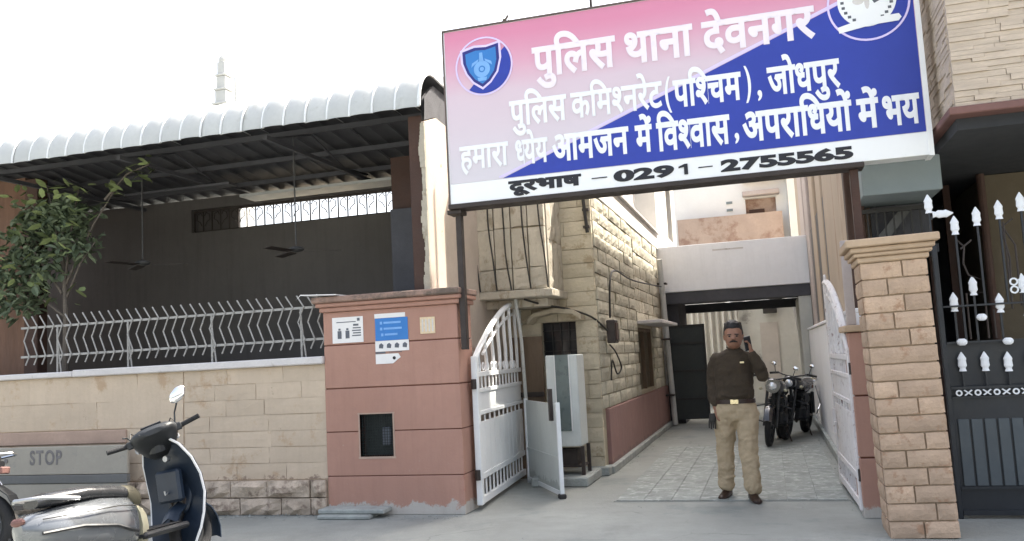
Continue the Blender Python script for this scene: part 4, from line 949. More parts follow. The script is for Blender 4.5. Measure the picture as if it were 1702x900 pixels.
# black ornamental gate
def spear(mb, x, z, y, s=1.0, rot=0):
    prof = [(0,-.075),(.030,-.075),(.022,-.05),(.034,-.03),(.030,.01),(.034,.03),(.018,.06),(0,.085)]
    pts = [(a*s, b*s) for a, b in prof]; out = pts[1:-1]; poly = [(a, b) for a, b in out]+[(0, pts[-1][1])]+[(-a, b) for a, b in out[::-1]]
    c, q = math.cos(rot), math.sin(rot); poly = [(x+a*c-b*q, z+a*q+b*c) for a, b in poly]
    rings = []
    for a, b in [(.004*s, prof[0][1]*s)]+[(p*s, q*s) for p, q in prof[1:-1]]+[(.003*s, prof[-1][1]*s)]:
        rings.append([Vector((x+(a*math.cos(2*PI*k/10))*c-b*q, y+a*.42*math.sin(2*PI*k/10), z+(a*math.cos(2*PI*k/10))*q+b*c)) for k in range(10)])
    mb.loft(rings); return mb
def black_gate():
    Y = 8.0
    t = thing('black_gate', (2.3,Y,0), 'black iron gate with white spearheads and scroll band at the right edge', 'gate')
    x0, x1 = 1.37, 3.35
    build('base_sheet', MB().box(x0+.041,x1-.041,Y+.0,Y+.012,.03,.98), M['black'], t)
    build('stile', MB().cbox(x0,x0+.04,Y-.02,Y+.03,0,2.25,.005), M['black'], t)
    build('stile', MB().cbox(x1-.04,x1,Y-.02,Y+.03,0,2.6,.005), M['black'], t)
    for za, zb in ((.03,.07),(.235,.26),(.97,.985),(1.045,1.065),(1.42,1.435),(1.72,1.735)): build('rail', MB().box(x0+.041,x1-.041,Y-.022,Y-.001,za,zb), M['black'], t)
    n = 19; w = (x1-x0-.1)/n
    for k in range(n): xa = x0+.06+k*w; build('slat', MB().cbox(xa+.006,xa+w-.01,Y-.016,Y-.001,.262,.80,.004), M['gatepanel'], t)  # slats stop short: the black sheet left above imitates a dark reflection
    # scroll band
    sc = MB(); x = x0+.06; k = 0
    while x < x1-.1:
        if k % 2 == 0: ring(sc, x+.035, 1.014, .014, .026, Y-.03, Y-.018, 12)
        else: sc.prism([(x+.002,.995),(x+.012,.99),(x+.068,1.034),(x+.058,1.04)], Y-.03, Y-.018); sc.prism([(x+.002,1.034),(x+.012,1.04),(x+.068,.995),(x+.058,.99)], Y-.0175, Y-.006)
        x += .07; k += 1
    build('scroll_band', sc, M['silver'], t)
    # upright bars + spearheads: x, z of head centre, z of bar foot
    heads = [(1.38,2.60,2.25),(1.565,2.40,1.43),(1.735,2.46,1.72),(1.905,2.50,1.72),(1.655,1.885,1.43),(1.50,1.76,1.43),(1.84,1.73,1.43),
             (1.515,1.265,1.065),(1.685,1.26,1.065),(1.855,1.25,1.065),(2.07,2.55,1.72),(2.02,1.26,1.065),(2.19,1.26,1.065),(2.36,1.26,1.065),(2.02,1.88,1.43),(2.25,2.55,1.43),(2.45,2.5,1.43),(2.2,1.74,1.43)]
    for x, z, zf in heads:
        b = build('upright', MB().box(x-.008,x+.008,Y-.008,Y+.008,zf,z-.07), M['black'], t)
        build('spearhead', spear(MB(), x, z, Y), M['silver'], b)
    b = build('side_arm', MB().tube([(1.39,Y,2.47),(1.42,Y,2.52)], .01, 6), M['black'], t)
    build('spearhead', spear(MB(), 1.48, 2.51, Y, 1.0, -PI/2), M['silver'], b)
    for x, z in ((1.69,1.625),(1.525,1.43),(1.865,1.42),(2.04,1.62),(2.2,1.42)):
        build('knob', MB().sph((x,Y-.03,z),(.042,.02,.032),12,6), M['silver'], t)
    build('ring', ring(MB(), 1.955, 1.90, .02, .033, Y-.02, Y-.008, 14), M['silver'], t); build('ring', ring(MB(), 1.955, 1.835, .02, .033, Y-.02, Y-.008, 14), M['silver'], t)
    for pts in ([(1.565,2.28),(1.62,2.22),(1.60,2.08),(1.63,1.98),(1.735,1.93),(1.74,2.3)], [(1.59,2.2),(1.68,2.27)], [(1.60,1.45),(1.60,1.83),(1.735,1.83),(1.735,1.45)], [(1.79,1.45),(1.79,1.68),(1.93,1.68),(1.93,2.4)], [(1.905,2.38),(1.95,2.1),(1.93,1.7)], [(2.0,2.42),(1.92,2.36),(2.0,2.2),(2.0,1.7)]):
        build('scroll', MB().tube([(x,Y,z) for x, z in pts], .008, 6), M['steel'], t)
    bx = MB().box(x0+.045,x1-.045,Y+.045,Y+.05,.985,1.42); build('back_sheet', bx, M['black'], t)
black_gate()

# ================================================================ STOP BARRIER, left
t = thing('stop_barrier', (-7.8,8.0,0), 'faded grey barrier board lettered STOP leaning against the cream wall', 'barrier')
build('board', MB().cbox(-9.4,-6.72,7.98,8.02,.47,.775,.006), M['barrier'], t)
build('lower_strip', MB().cbox(-9.4,-6.72,7.97,8.03,.375,.465,.006), M['barrierblue'], t)
build('lower_board', MB().cbox(-9.4,-6.72,7.98,8.02,.14,.37,.006), M['barrier'], t)
for x in (-9.2,-6.85): build('leg', MB().box(x,x+.05,8.031,8.075,0,.77), M['steel'], t)
def latin(s, x0, x1, zt, zb, y, mt, parent):
    V, F = [], []; x = 0
    for ch in s:
        vs, fs = glyph(ch, .03); w = max(v.x for v in vs); n = len(V); V += [(v.x+x, v.y, v.z) for v in vs]; F += [tuple(n+i for i in f) for f in fs]; x += w+.09
    a, b = min(p[0] for p in V), max(p[0] for p in V); mb = MB().add([(x0+(px-a)/(b-a)*(x1-x0), y-pz*.04, zb+py/.69*(zt-zb)) for px, py, pz in V], F)
    build('lettering', mb, mt, parent)
latin('STOP', -8.02, -7.58, .735, .585, 7.976, M['faintink'], t)
build('bolt', MB().cyl((-8.35,7.97,.63),(-8.35,7.98,.63),.025,8), M['faintink'], t)

# ================================================================ VEHICLES
def wheel(parent, c, Rw, wd, spokes=6):
    w = build('tyre', MB().torus(c, Rw-wd/2, wd/2, 'y', 28, 8), M['rubber'], parent, smooth=True)
    rm = MB().torus(c, Rw-wd-.012, .016, 'y', 24, 6); hub = MB().cyl((c[0],c[1]-.05,c[2]),(c[0],c[1]+.05,c[2]),.035,12)
    build('rim', rm, M['plasticblack'], w); h = hub
    for k in range(spokes):
        a = 2*PI*k/spokes; h.obox((c[0]+math.cos(a)*(Rw-wd)/2, c[1], c[2]+math.sin(a)*(Rw-wd)/2), (Rw-wd, .022, .022), Matrix.Rotation(-a, 3, 'Y'))
    build('spokes', h, M['plasticblack'], w); return w
def ell(c, rx, rz, y, n=14):  # ring in x-z plane... at given y
    return [Vector((c[0]+rx*math.cos(2*PI*k/n), y, c[1]+rz*math.sin(2*PI*k/n))) for k in range(n)]
def xring(x, yc, zc, ry, rz, n=16, p=2.4):
    out = []
    for k in range(n):
        a = 2*PI*k/n; c, s = math.cos(a), math.sin(a)
        out.append(Vector((x, yc+ry*math.copysign(abs(c)**(2/p), c), zc+rz*math.copysign(abs(s)**(2/p), s))))
    return out
def motorcycle(label, loc, ang, lean=0, steer=0):
    t = thing('parked_motorcycle', (0,0,0), label, 'motorcycle', 'motorcycles')
    wheel(t, (.62,0,.30), .30, .085, 8); wheel(t, (-.62,0,.30), .30, .10, 8)
    build('tank', MB().loft([xring(.02,0,.84,.05,.04), xring(.08,0,.85,.13,.09), xring(.22,0,.87,.155,.11), xring(.36,0,.87,.13,.10), xring(.44,0,.86,.07,.06)]), M['bikeblack'], t, smooth=True)
    build('seat', MB().loft([xring(.06,0,.80,.09,.04), xring(-.1,0,.80,.13,.05), xring(-.35,0,.83,.13,.05), xring(-.6,0,.86,.11,.045), xring(-.7,0,.87,.07,.03)]), M['seat'], t, smooth=True)
    build('tail', MB().loft([xring(-.1,0,.72,.09,.05), xring(-.45,0,.76,.11,.06), xring(-.75,0,.82,.05,.03)]), M['bikeblack'], t, smooth=True)
    build('side_cover', MB().loft([xring(-.28,0,.60,.13,.10), xring(-.12,0,.62,.15,.13), xring(.02,0,.62,.13,.10)]), M['plasticblack'], t, smooth=True)
    e = MB().cbox(-.12,.2,-.12,.12,.28,.5,.03)
    for k in range(6): e.box(.0,.2,-.11,.11,.51+k*.03,.522+k*.03)
    e.cyl((.02,-.17,.36),(.02,.17,.36),.10,16); build('engine', e, M['plasticblack'], t)
    build('frame', MB().tube([(.46,0,.82),(.3,0,.35),(.0,0,.24),(-.3,0,.32)], .022, 8).tube([(.44,0,.84),(0,0,.75),(-.5,0,.72)], .02, 8).tube([(-.25,.1,.35),(-.62,.1,.3)],.02,8).tube([(-.25,-.1,.35),(-.62,-.1,.3)],.02,8), M['plasticblack'], t)
    for s in (-1,1):
        build('fork', MB().tube([(.62,s*.085,.30),(.50,s*.085,.68),(.42,s*.085,.95)], [.024,.022,.018], 8), M['plasticblack'], t)
        build('shock_absorber', MB().tube([(-.56,s*.13,.36),(-.42,s*.13,.70)], .03, 8), M['plasticblack'], t)
        m = build('mirror', MB().tube([(.40,s*.26,1.03),(.36,s*.29,1.15)], .006, 6), M['plasticblack'], t)
        build('mirror_glass', MB().sph((.36,s*.30,1.17),(.015,.045,.03),12,8), M['mirrorglass'], m)
        build('indicator', MB().sph((.50,s*.18,.84),(.035,.03,.025),8,6), M['creampanel'], t)
        g = build('grip', MB().cyl((.36,s*.22,1.03),(.32,s*.37,1.01),.018,10), M['rubber'], t)
        build('lever', MB().tube([(.40,s*.2,1.03),(.41,s*.34,1.0)], .006, 6), M['plasticblack'], g)
    build('handlebar', MB().tube([(.36,-.22,1.03),(.40,-.1,1.0),(.42,0,.98),(.40,.1,1.0),(.36,.22,1.03)], .012, 8), M['plasticblack'], t)
    h = build('headlamp_cowl', MB().loft([xring(.44,0,.90,.07,.08), xring(.52,0,.90,.11,.11), xring(.57,0,.89,.10,.10)]), M['bikeblack'], t, smooth=True)
    build('headlamp', MB().sph((.57,0,.89),(.03,.065,.06),14,8), M['headlamp'], h)
    fd = []
    for k in range(9):
        a = rad(20+k*17); fd.append([Vector((.62+.33*math.cos(a), y, .30+.33*math.sin(a)-abs(y)*.35)) for y in (-.06,-.03,0,.03,.06)]+[Vector((.62+.322*math.cos(a), y, .30+.322*math.sin(a)-abs(y)*.35)) for y in (.06,.03,0,-.03,-.06)])
    build('front_fender', MB().loft(fd), M['bikeblack'], t, smooth=True)
    build('rear_fender', MB().loft([[Vector((-.62-.35*math.cos(a), y, .32+.35*math.sin(a))) for y in (-.06,0,.06)]+[Vector((-.62-.34*math.cos(a), y, .32+.34*math.sin(a))) for y in (.06,0,-.06)] for a in [rad(q) for q in (20,45,70,95,120)]]), M['plasticblack'], t)
    build('exhaust', MB().tube([(.18,-.12,.45),(.26,-.14,.28),(.0,-.15,.22),(-.4,-.17,.27),(-.8,-.18,.36)], [.02,.02,.022,.042,.045], 10), M['chrome'], t, smooth=True)
    build('crash_bar', MB().tube([(.32,-.05,.62),(.34,-.26,.56),(.30,-.27,.36),(.25,-.06,.3)], .012, 6).tube([(.32,.05,.62),(.34,.26,.56),(.30,.27,.36),(.25,.06,.3)], .012, 6), M['plasticblack'], t)
    build('carrier', MB().tube([(-.45,-.13,.84),(-.80,-.12,.90),(-.84,0,.91),(-.80,.12,.90),(-.45,.13,.84)], .011, 6).tube([(-.65,-.12,.875),(-.65,.12,.875)],.008,6).tube([(-.55,-.15,.80),(-.75,-.2,.5),(-.5,-.2,.35)],.009,6).tube([(-.55,.15,.80),(-.75,.2,.5),(-.5,.2,.35)],.009,6), M['chrome'], t)
    build('tail_lamp', MB().cbox(-.80,-.75,-.06,.06,.74,.80,.01), M['maroon'], t)
    build('stand', MB().tube([(-.1,.12,.28),(-.05,.25,.02)], .012, 6), M['steel'], t)
    t.location = loc; t.rotation_euler = Euler((lean, 0, ang), 'XYZ'); return t
motorcycle('black motorcycle parked in the passage facing the gate beside the policeman', (-.03,14.2,0), rad(-98), rad(-7))
motorcycle('black motorcycle parked deeper in the passage against the low white wall', (.30,15.1,0), rad(-106), rad(-7))
motorcycle('motorcycle with chrome carrier at the far left edge beside the scooter', (-7.05,5.75,0), rad(192), rad(7))

def scooter():
    t = thing('parked_scooter', (0,0,0), 'silver scooter with dark leg shield and black seat parked by the cream wall', 'scooter')
    wheel(t, (.60,0,.23), .23, .09, 5); wheel(t, (-.55,0,.23), .23, .10, 5)
    # rear body
    low = lambda mb: mb.map(lambda v: (v[0], v[1], v[2]-.075))
    build('rear_body', low(MB().loft([xring(-.98,0,.60,.05,.05,20), xring(-.90,0,.58,.14,.12,20), xring(-.68,0,.55,.21,.17,20), xring(-.40,0,.53,.225,.20,20), xring(-.14,0,.50,.19,.20,20), xring(-.06,0,.48,.13,.18,20)])), M['scootsilver'], t, smooth=True)
    tr = MB()
    for s in (-1,1): tr.tube([(-.92,s*.15,.56),(-.65,s*.222,.55),(-.38,s*.235,.50),(-.16,s*.20,.42)], .012, 6)
    build('body_trim', low(tr), M['plasticblack'], t, smooth=True)
    build('front_panel', low(MB().loft([xring(-.07,0,.46,.16,.19,16), xring(.0,0,.44,.15,.17,16), xring(.03,0,.42,.11,.13,16)])), M['creampanel'], t, smooth=True)
    s_ = build('seat', low(MB().loft([xring(-.86,0,.76,.07,.03,16), xring(-.78,0,.77,.12,.05,16), xring(-.5,0,.765,.145,.055,16), xring(-.25,0,.735,.135,.055,16), xring(-.13,0,.71,.12,.06,16)])), M['seat'], t, smooth=True)
    build('seat_nose', low(MB().loft([xring(-.128,0,.70,.124,.070,16), xring(-.04,0,.67,.12,.095,16), xring(.02,0,.65,.09,.08,16), xring(.045,0,.64,.04,.04,16)])), M['seatend'], s_, smooth=True)
    build('grab_rail', low(MB().tube([(-.6,-.15,.74),(-.88,-.13,.79),(-.98,0,.80),(-.88,.13,.79),(-.6,.15,.74)], .013, 8)), M['alu'], t, smooth=True)
    build('tail_lamp', low(MB().sph((-.97,0,.66),(.03,.06,.03),10,6)), M['maroon'], t)
    build('footboard', MB().cbox(-.08,.40,-.19,.19,.27,.32,.02), M['plasticblack'], t)
    build('floor_mat', MB().cbox(-.03,.34,-.15,.15,.321,.335,.005), M['rubber'], t)
    # leg shield: curved plate leaning back, wide
    rings = []
    for z, x, w in ((.13,.38,.20),(.24,.42,.235),(.34,.46,.25),(.50,.49,.262),(.66,.47,.262),(.80,.43,.235),(.92,.385,.175),(.98,.36,.11)):
        inner = [Vector((x-.0+.055*(1-abs(u)**2), w*u, z)) for u in (-1,-.75,-.4,0,.4,.75,1)]
        outer = [Vector((x+.05+.09*(1-abs(u)**2), w*u*1.0, z)) for u in (1,.75,.4,0,-.4,-.75,-1)]
        rings.append(inner+outer)
    build('leg_shield', MB().loft(rings), M['scootnavy'], t, smooth=True)
    tr = MB()
    for s in (-1,1): tr.tube([(.40,s*.205,.14),(.44,s*.245,.25),(.475,s*.262,.36),(.505,s*.272,.52),(.485,s*.270,.67),(.44,s*.243,.81),(.39,s*.18,.93),(.365,s*.11,.985)], .011, 6)
    build('shield_trim', tr, M['white'], t, smooth=True)
    build('glove_box', MB().cbox(.40,.47,-.12,.12,.48,.74,.02), M['scootnavy'], t)
    build('ignition_lock', MB().cyl((.385,-.03,.83),(.425,-.03,.83),.024,12), M['alu'], t)
    build('hook', MB().tube([(.41,0,.56),(.37,0,.55),(.365,0,.58)], .007, 6), M['alu'], t)
    # front apron, fender, fork
    build('front_apron', MB().loft([xring(.50,0,.42,.10,.05), xring(.545,0,.58,.13,.16), xring(.56,0,.66,.09,.20), xring(.575,0,.66,.05,.18)]), M['scootnavy'], t, smooth=True)
    fd = []
    for k in range(9):
        a = rad(-18+k*21); fd.append([Vector((.60+.27*math.cos(a), y, .23+.27*math.sin(a)-abs(y)*.5)) for y in (-.08,-.04,0,.04,.08)]+[Vector((.60+.26*math.cos(a), y, .23+.26*math.sin(a)-abs(y)*.5)) for y in (.08,.04,0,-.04,-.08)])
    build('front_fender', MB().loft(fd), M['scootnavy'], t, smooth=True)
    for s in (-1,1): build('fork', MB().tube([(.60,s*.075,.23),(.50,s*.06,.5)], .02, 8), M['steel'], t)
    # head cowl + handlebars turned to the left
    hd = MB().loft([xring(.15,0,1.055,.08,.020,18), xring(.18,0,1.055,.15,.045,18), xring(.26,0,1.035,.185,.075,18), xring(.34,0,1.01,.175,.105,18), xring(.42,0,.975,.145,.12,18), xring(.49,0,.945,.11,.105,18), xring(.54,0,.92,.06,.06,18)])
    neck = MB().cyl((.36,0,.90),(.34,0,1.0),.07,12)
    st = rad(42); cx, cy = .35, 0; 
    rl = rad(-13)
    def rot(v):
        dx, y, z = v[0]-cx, v[1], v[2]-1.0; dy, z = y*math.cos(rl)-z*math.sin(rl), y*math.sin(rl)+z*math.cos(rl)+1.0
        return (cx+dx*math.cos(st)-dy*math.sin(st), cy+dx*math.sin(st)+dy*math.cos(st), z)
    h = build('head_cowl', hd.map(rot), M['plasticblack'], t, smooth=True)
    build('neck', neck, M['plasticblack'], t)
    build('headlamp', MB().sph((.52,0,.93),(.03,.09,.07),14,8).map(rot), M['headlamp'], h)
    for s in (-1,1): build('indicator', MB().sph((.40,s*.155,.965),(.05,.022,.028),10,6).map(rot), M['headlamp'], h)
    build('cowl_seam', MB().tube([(.16,.10,1.07),(.28,.178,1.03),(.38,.172,1.0),(.48,.11,.965)], .004, 5).tube([(.16,-.10,1.07),(.28,-.178,1.03),(.38,-.172,1.0),(.48,-.11,.965)], .004, 5).map(rot), M['cable'], h)
    build('instrument_panel', MB().cbox(.20,.28,-.08,.08,1.102,1.116,.005).map(rot), M['glass'], h)
    for s in (-1,1):
        g = build('grip', MB().cyl((.30,s*.15,1.02),(.25,s*.36,1.04),.020,10).map(rot), M['rubber'], t, smooth=True)
        build('brake_lever', MB().tube([(.36,s*.16,1.02),(.345,s*.34,1.03)], .008, 6).map(rot), M['alu'], g)
        build('switch_box', MB().cbox(.255,.325,s*.19-.025,s*.19+.025,.995,1.055,.008).map(rot), M['plasticblack'], t)
    m = build('mirror', MB().tube([(.30,-.17,1.05),(.31,-.20,1.14),(.27,-.25,1.22)], .007, 6).map(rot), M['plasticblack'], t)
    build('mirror_glass', MB().sph((.26,-.27,1.265),(.02,.08,.05),16,8,M=Euler((rad(-35),0,0)).to_matrix()).map(rot), M['mirrorglass'], m, smooth=True)
    m = build('mirror', MB().tube([(.30,.17,1.05),(.31,.19,1.09),(.28,.22,1.10)], .007, 6).map(rot), M['plasticblack'], t)
    for s in (-1,1): build('brake_cable', MB().tube([(.33,s*.20,1.03),(.42,s*.16,1.12),(.46,s*.08,1.02),(.44,s*.03,.9)], .005, 6).map(rot), M['cable'], t)
    build('panel_gap', low(MB().tube([(-.10,-.20,.60),(-.35,-.235,.63),(-.65,-.222,.64),(-.90,-.14,.65)], .004, 5).tube([(-.10,.20,.60),(-.35,.235,.63),(-.65,.222,.64),(-.90,.14,.65)], .004, 5)), M['cable'], t)
    build('side_stand', MB().tube([(.0,.16,.25),(.05,.30,.01)], .012, 6), M['steel'], t)
    build('exhaust', MB().tube([(-.2,-.16,.2),(-.5,-.2,.22),(-.85,-.2,.28)], [.03,.05,.05], 10), M['steel'], t, smooth=True)
    t.location = (-4.66, 5.66, 0); t.rotation_euler = Euler((rad(-9), 0, rad(86)), 'XYZ'); return t
scooter()

# ================================================================ POLICEMAN
def remesh(name, mb, mt, parent, vox=.010, it=6, fold=0, fs=.09):
    o = build(name, mb, mt, parent); md = o.modifiers.new('r', 'REMESH'); md.mode = 'VOXEL'; md.voxel_size = vox; md.use_smooth_shade = True
    sm = o.modifiers.new('s', 'SMOOTH'); sm.iterations = it; sm.factor = .5
    if fold:
        tx = bpy.data.textures.new('cloth_folds', 'CLOUDS'); tx.noise_scale = fs; tx.noise_depth = 2
        dm = o.modifiers.new('d', 'DISPLACE'); dm.texture = tx; dm.strength = fold; dm.texture_coords = 'LOCAL'
    bpy.context.view_layer.update(); me = bpy.data.meshes.new_from_object(o.evaluated_get(bpy.context.evaluated_depsgraph_get()))
    o.modifiers.clear(); old = o.data; o.data = me; me.name = name; bpy.data.meshes.remove(old); 
    if not me.materials: me.materials.append(mt)
    return o
def zring(x, y, z, rx, ry, n=18, p=2.3):
    return [Vector((x+rx*math.copysign(abs(math.cos(2*PI*k/n))**(2/p), math.cos(2*PI*k/n)), y+ry*math.copysign(abs(math.sin(2*PI*k/n))**(2/p), math.sin(2*PI*k/n)), z)) for k in range(n)]
def person():
    px, py = -.365, 9.0
    t = thing('person', (px,py,0), 'policeman in dark olive sweater and khaki trousers holding a phone to his ear', 'person')
    def T(mb):
        def g(v):
            x, y, z = v
            if z > 1.47 and abs(x-.03) < .125: k = min(1, (z-1.47)/.05); x = .03+(x-.03)*(1+.13*k); y = -.02+(y+.02)*(1+.10*k); z = 1.47+(z-1.47)*(1+.03*k)-.012*k
            return (x+px, y+py, z)
        return mb.map(g)
    def limb(mb, pts, rs, n=12):
        P = [Vector(p) for p in pts]; mb.tube(P, rs, n)
        for p, r in zip(P, rs): mb.sph(p, r*.99, 12, 8)
        return mb
    hx = .03
    # joints (facing -y); his left side is +x
    RS, RE, RW = (-.155,.02,1.365), (-.205,.05,1.12), (-.195,-.03,.90)
    LS, LE, LW = (.190,.02,1.365), (.278,-.09,1.20), (.195,-.155,1.43)
    RK, RA = (-.125,.07,.50), (-.150,.12,.10)
    LK, LA = (.085,-.06,.49), (.105,-.12,.10)
    body = MB()
    # head with jaw, nose, brow, ears
    hy = -.02
    body.loft([zring(hx,hy-.03,1.475,.030,.030), zring(hx,hy-.032,1.49,.047,.05), zring(hx,hy-.025,1.52,.062,.072), zring(hx,hy-.015,1.56,.072,.086), zring(hx,hy-.008,1.60,.076,.094), zring(hx,hy,1.645,.078,.098), zring(hx,hy,1.685,.070,.088), zring(hx,hy,1.715,.045,.06), zring(hx,hy,1.725,.015,.02)])
    body.loft([[Vector((hx-.010,hy-.095,1.612)),Vector((hx+.010,hy-.095,1.612)),Vector((hx+.008,hy-.08,1.612)),Vector((hx-.008,hy-.08,1.612))],[Vector((hx-.019,hy-.121,1.570)),Vector((hx+.019,hy-.121,1.570)),Vector((hx+.018,hy-.08,1.566)),Vector((hx-.018,hy-.08,1.566))]])
    for s in (-1,1): body.sph((hx+s*.079,hy+.01,1.595),(.012,.022,.032),10,8)
    for s in (-1,1): body.sph((hx+s*.03,hy-.088,1.622),(.024,.014,.010),10,6)
    body.sph((hx,hy-.092,1.536),(.026,.014,.008),10,6)
    body.cyl((.01,.01,1.36),(hx,hy+.005,1.52),.055,14)
    body.loft([zring(0,.0,.95,.16,.10), zring(0,0,1.1,.155,.10), zring(.01,.0,1.3,.18,.11), zring(.015,.0,1.4,.16,.085), zring(.02,0,1.44,.08,.06)])
    limb(body, [RS,RE,RW], [.05,.04,.027]); limb(body, [LS,LE,LW], [.05,.04,.027])
    body.loft([zring(-.0,.0,.99,.16,.105), zring(0,.0,.90,.17,.11), zring(0,0,.82,.16,.10)])
    limb(body, [(-.09,.0,.86),RK,RA], [.085,.052,.038]); limb(body, [(.09,.0,.86),LK,LA], [.085,.052,.038])
    # right hand hanging, relaxed curl
    def hand(mb, w, d, side, curl, thumbdir, k=1.0):
        w, d, side, nrm = Vector(w), Vector(d).normalized(), Vector(side).normalized(), Vector(thumbdir).normalized()
        pc = w+d*.045; Mx = Matrix((side, d, side.cross(d))).transposed()
        mb.sph(w+d*.045, (.040,.052,.017), 12, 8, M=Mx); mb.cyl(w-d*.02, w+d*.02, .024, 10)
        pal = side.cross(d)
        for i, (o, L) in enumerate(((-.030,.070),(-.010,.080),(.010,.075),(.029,.060))):
            b = w+d*.082+side*o; q1 = b+d*L*.45+pal*curl*.012; q2 = q1+(d*(1-curl*.5)+pal*curl).normalized()*L*.33; q3 = q2+(d*(1-curl)+pal*curl*1.5).normalized()*L*.25
            mb.tube([b-d*.01, q1, q2, q3], [.0095,.0088,.008,.0065], 8)
        th = w+d*.03+side*(-.032); mb.tube([th, th-side*.022+d*.022+pal*curl*.01, th-side*.024+d*.05+pal*curl*.025], [.012,.010,.0075], 8)
    hand(body, RW, (.05,-.12,-1), (0,-1,0), .6, (1,0,0))
    hand(body, LW, (-.22,-.02,.95), (.1,-1,0), .9, (-1,0,0))
    b = remesh('body', T(body), M['skin'], t, .0065, 2)
    # face details
    f = MB()
    for s in (-1,1): f.obox((hx+s*.031,hy-.104,1.618),(.036,.006,.008),Matrix.Rotation(s*.12,3,'Y'))
    build('eyebrows', T(f), M['hair'], t)
    f = MB()
    for s in (-1,1): f.sph((hx+s*.030,hy-.094,1.601),(.012,.007,.007),10,6)
    build('eyes', T(f), M['glass'], t)
    f = MB(); f.tube([(hx-.034,hy-.096,1.545),(hx-.014,hy-.109,1.553),(hx,hy-.112,1.555),(hx+.014,hy-.109,1.553),(hx+.034,hy-.096,1.545)],[.004,.008,.008,.008,.004],8); build('moustache', T(f), M['hair'], t)
    hr = MB(); hr.loft([zring(hx,hy+.030,1.53,.064,.062), zring(hx,hy+.030,1.58,.082,.078), zring(hx,hy+.024,1.63,.088,.090), zring(hx,hy+.010,1.668,.083,.100,18,2), zring(hx,hy+.006,1.695,.080,.100,18,2), zring(hx-.002,hy+.006,1.722,.068,.086,18,2), zring(hx-.003,hy+.008,1.745,.048,.06,18,2), zring(hx-.003,hy+.008,1.760,.02,.028,18,2)])
    for k in range(26):
        a = 2*PI*k/26; hr.sph((hx+.060*math.cos(a), hy+.006+.078*math.sin(a), 1.71+.018*math.sin(k*2.3)), (.020,.020,.018), 6, 4)
    remesh('hair', T(hr), M['hair'], t, .008, 2)
    # sweater
    sw = MB()
    sw.loft([zring(0,.0,.965,.175,.125), zring(0,0,1.0,.19,.135), zring(0,0,1.10,.185,.13), zring(.005,.0,1.25,.195,.128), zring(.012,.0,1.34,.205,.12), zring(.016,.0,1.405,.185,.10), zring(.02,.0,1.45,.105,.08), zring(.022,-.003,1.472,.068,.064)])
    limb(sw, [RS,(-.195,.045,1.25),RE,(-.205,.01,1.0),(-.197,-.02,.93)], [.070,.070,.064,.056,.046]); limb(sw, [LS,(.245,-.03,1.28),LE,(.25,-.12,1.29),(.205,-.15,1.40)], [.072,.070,.066,.055,.044])
    sw.sph((.02,-.10,1.16),(.13,.04,.1),12,8); sw.tube([(-.12,-.125,1.02),(0,-.14,1.0),(.13,-.12,1.02)],.012,8)
    remesh('sweater', T(sw), M['sweater'], t, .010, 4, .035, .10)
    cl = MB(); cl.tube([(.02-.055,.02,1.49),(.02-.05,-.035,1.475),(.022,-.072,1.455),(.02+.055,-.035,1.475),(.02+.055,.02,1.49)],.012,8); build('collar', T(cl), M['sweater'], t, smooth=True)
    # trousers
    tr = MB()
    tr.loft([zring(0,.0,.965,.168,.115), zring(0,0,.93,.178,.122), zring(0,.0,.86,.192,.13), zring(0,.0,.80,.185,.12), zring(0,.0,.76,.15,.09)])
    def leg(a, k, b):
        a, k, b = Vector(a), Vector(k), Vector(b); pts = []; rs = []
        for i, u in enumerate((0,.25,.5,.75,1)): pts.append(a.lerp(k, u)); rs.append((.108,.105,.096,.088,.083)[i])
        for i, u in enumerate((.25,.5,.75,1)): pts.append(k.lerp(b, u)); rs.append((.081,.079,.076,.078)[i])
        limb(tr, pts, rs, 14)
    leg((-.095,.0,.84),RK,(-.143,.115,.13)); leg((.095,.0,.84),LK,(.104,-.115,.13))
    for (k, z) in ((RK,.56),(RK,.30),(LK,.58),(LK,.30),(LK,.22),(RK,.2)):
        c = Vector(k); s = (z-.5); yy = c.y-s*.12*(1 if c.x < 0 else -.15)
        tr.tube([(c.x-.07,yy-.045,z+.02),(c.x,yy-.075,z),(c.x+.07,yy-.04,z+.015)],.012,6)
    tr.map(lambda v: (v.x*1.07, v.y, v.z)); remesh('trousers', T(tr), M['khaki'], t, .009, 3, .035, .07)
    bd = MB().cbox(.075,.115,-.128,-.120,1.325,1.342,.002); build('name_badge', T(bd), M['brass'], t)
    ep = MB()
    for s_ in (-1,1): ep.obox((.012+s_*.135,0,1.43),(.09,.045,.010),Matrix.Rotation(s_*rad(20),3,'Y'))
    build('epaulettes', T(ep), M['sweater'], t)
    be = MB().loft([zring(0,0,.935,.198,.131), zring(0,0,.975,.194,.130)]); build('belt', T(be), M['shoe'], t, smooth=True)
    build('buckle', T(MB().cbox(-.045,.035,-.140,-.128,.932,.978,.004)), M['brass'], t)
    for nm, a, fy in (('shoe',RA,.03),('shoe',LA,-.02)):
        x, y = a[0], a[1]; sh = MB()
        for i, (dy, w, hgt) in enumerate(((.065,.030,.055),(.04,.042,.085),(-.02,.045,.085),(-.09,.048,.06),(-.16,.046,.045),(-.20,.028,.03))): pass
        rings = []
        for dy, w, hh in ((.075,.026,.05),(.05,.040,.09),(.0,.044,.10),(-.06,.047,.075),(-.12,.050,.055),(-.165,.042,.045),(-.19,.02,.03)):
            tw = .25*(-1 if x < 0 else 1)*(-dy); n = 14
            rings.append([Vector((x+tw+w*math.cos(2*PI*k/n), y+dy, max(.0, hh/2+hh/2*math.sin(2*PI*k/n)))) for k in range(n)])
        sh.loft(rings); build('shoe', T(sh), M['shoe'], t, smooth=True)
    return t
person()
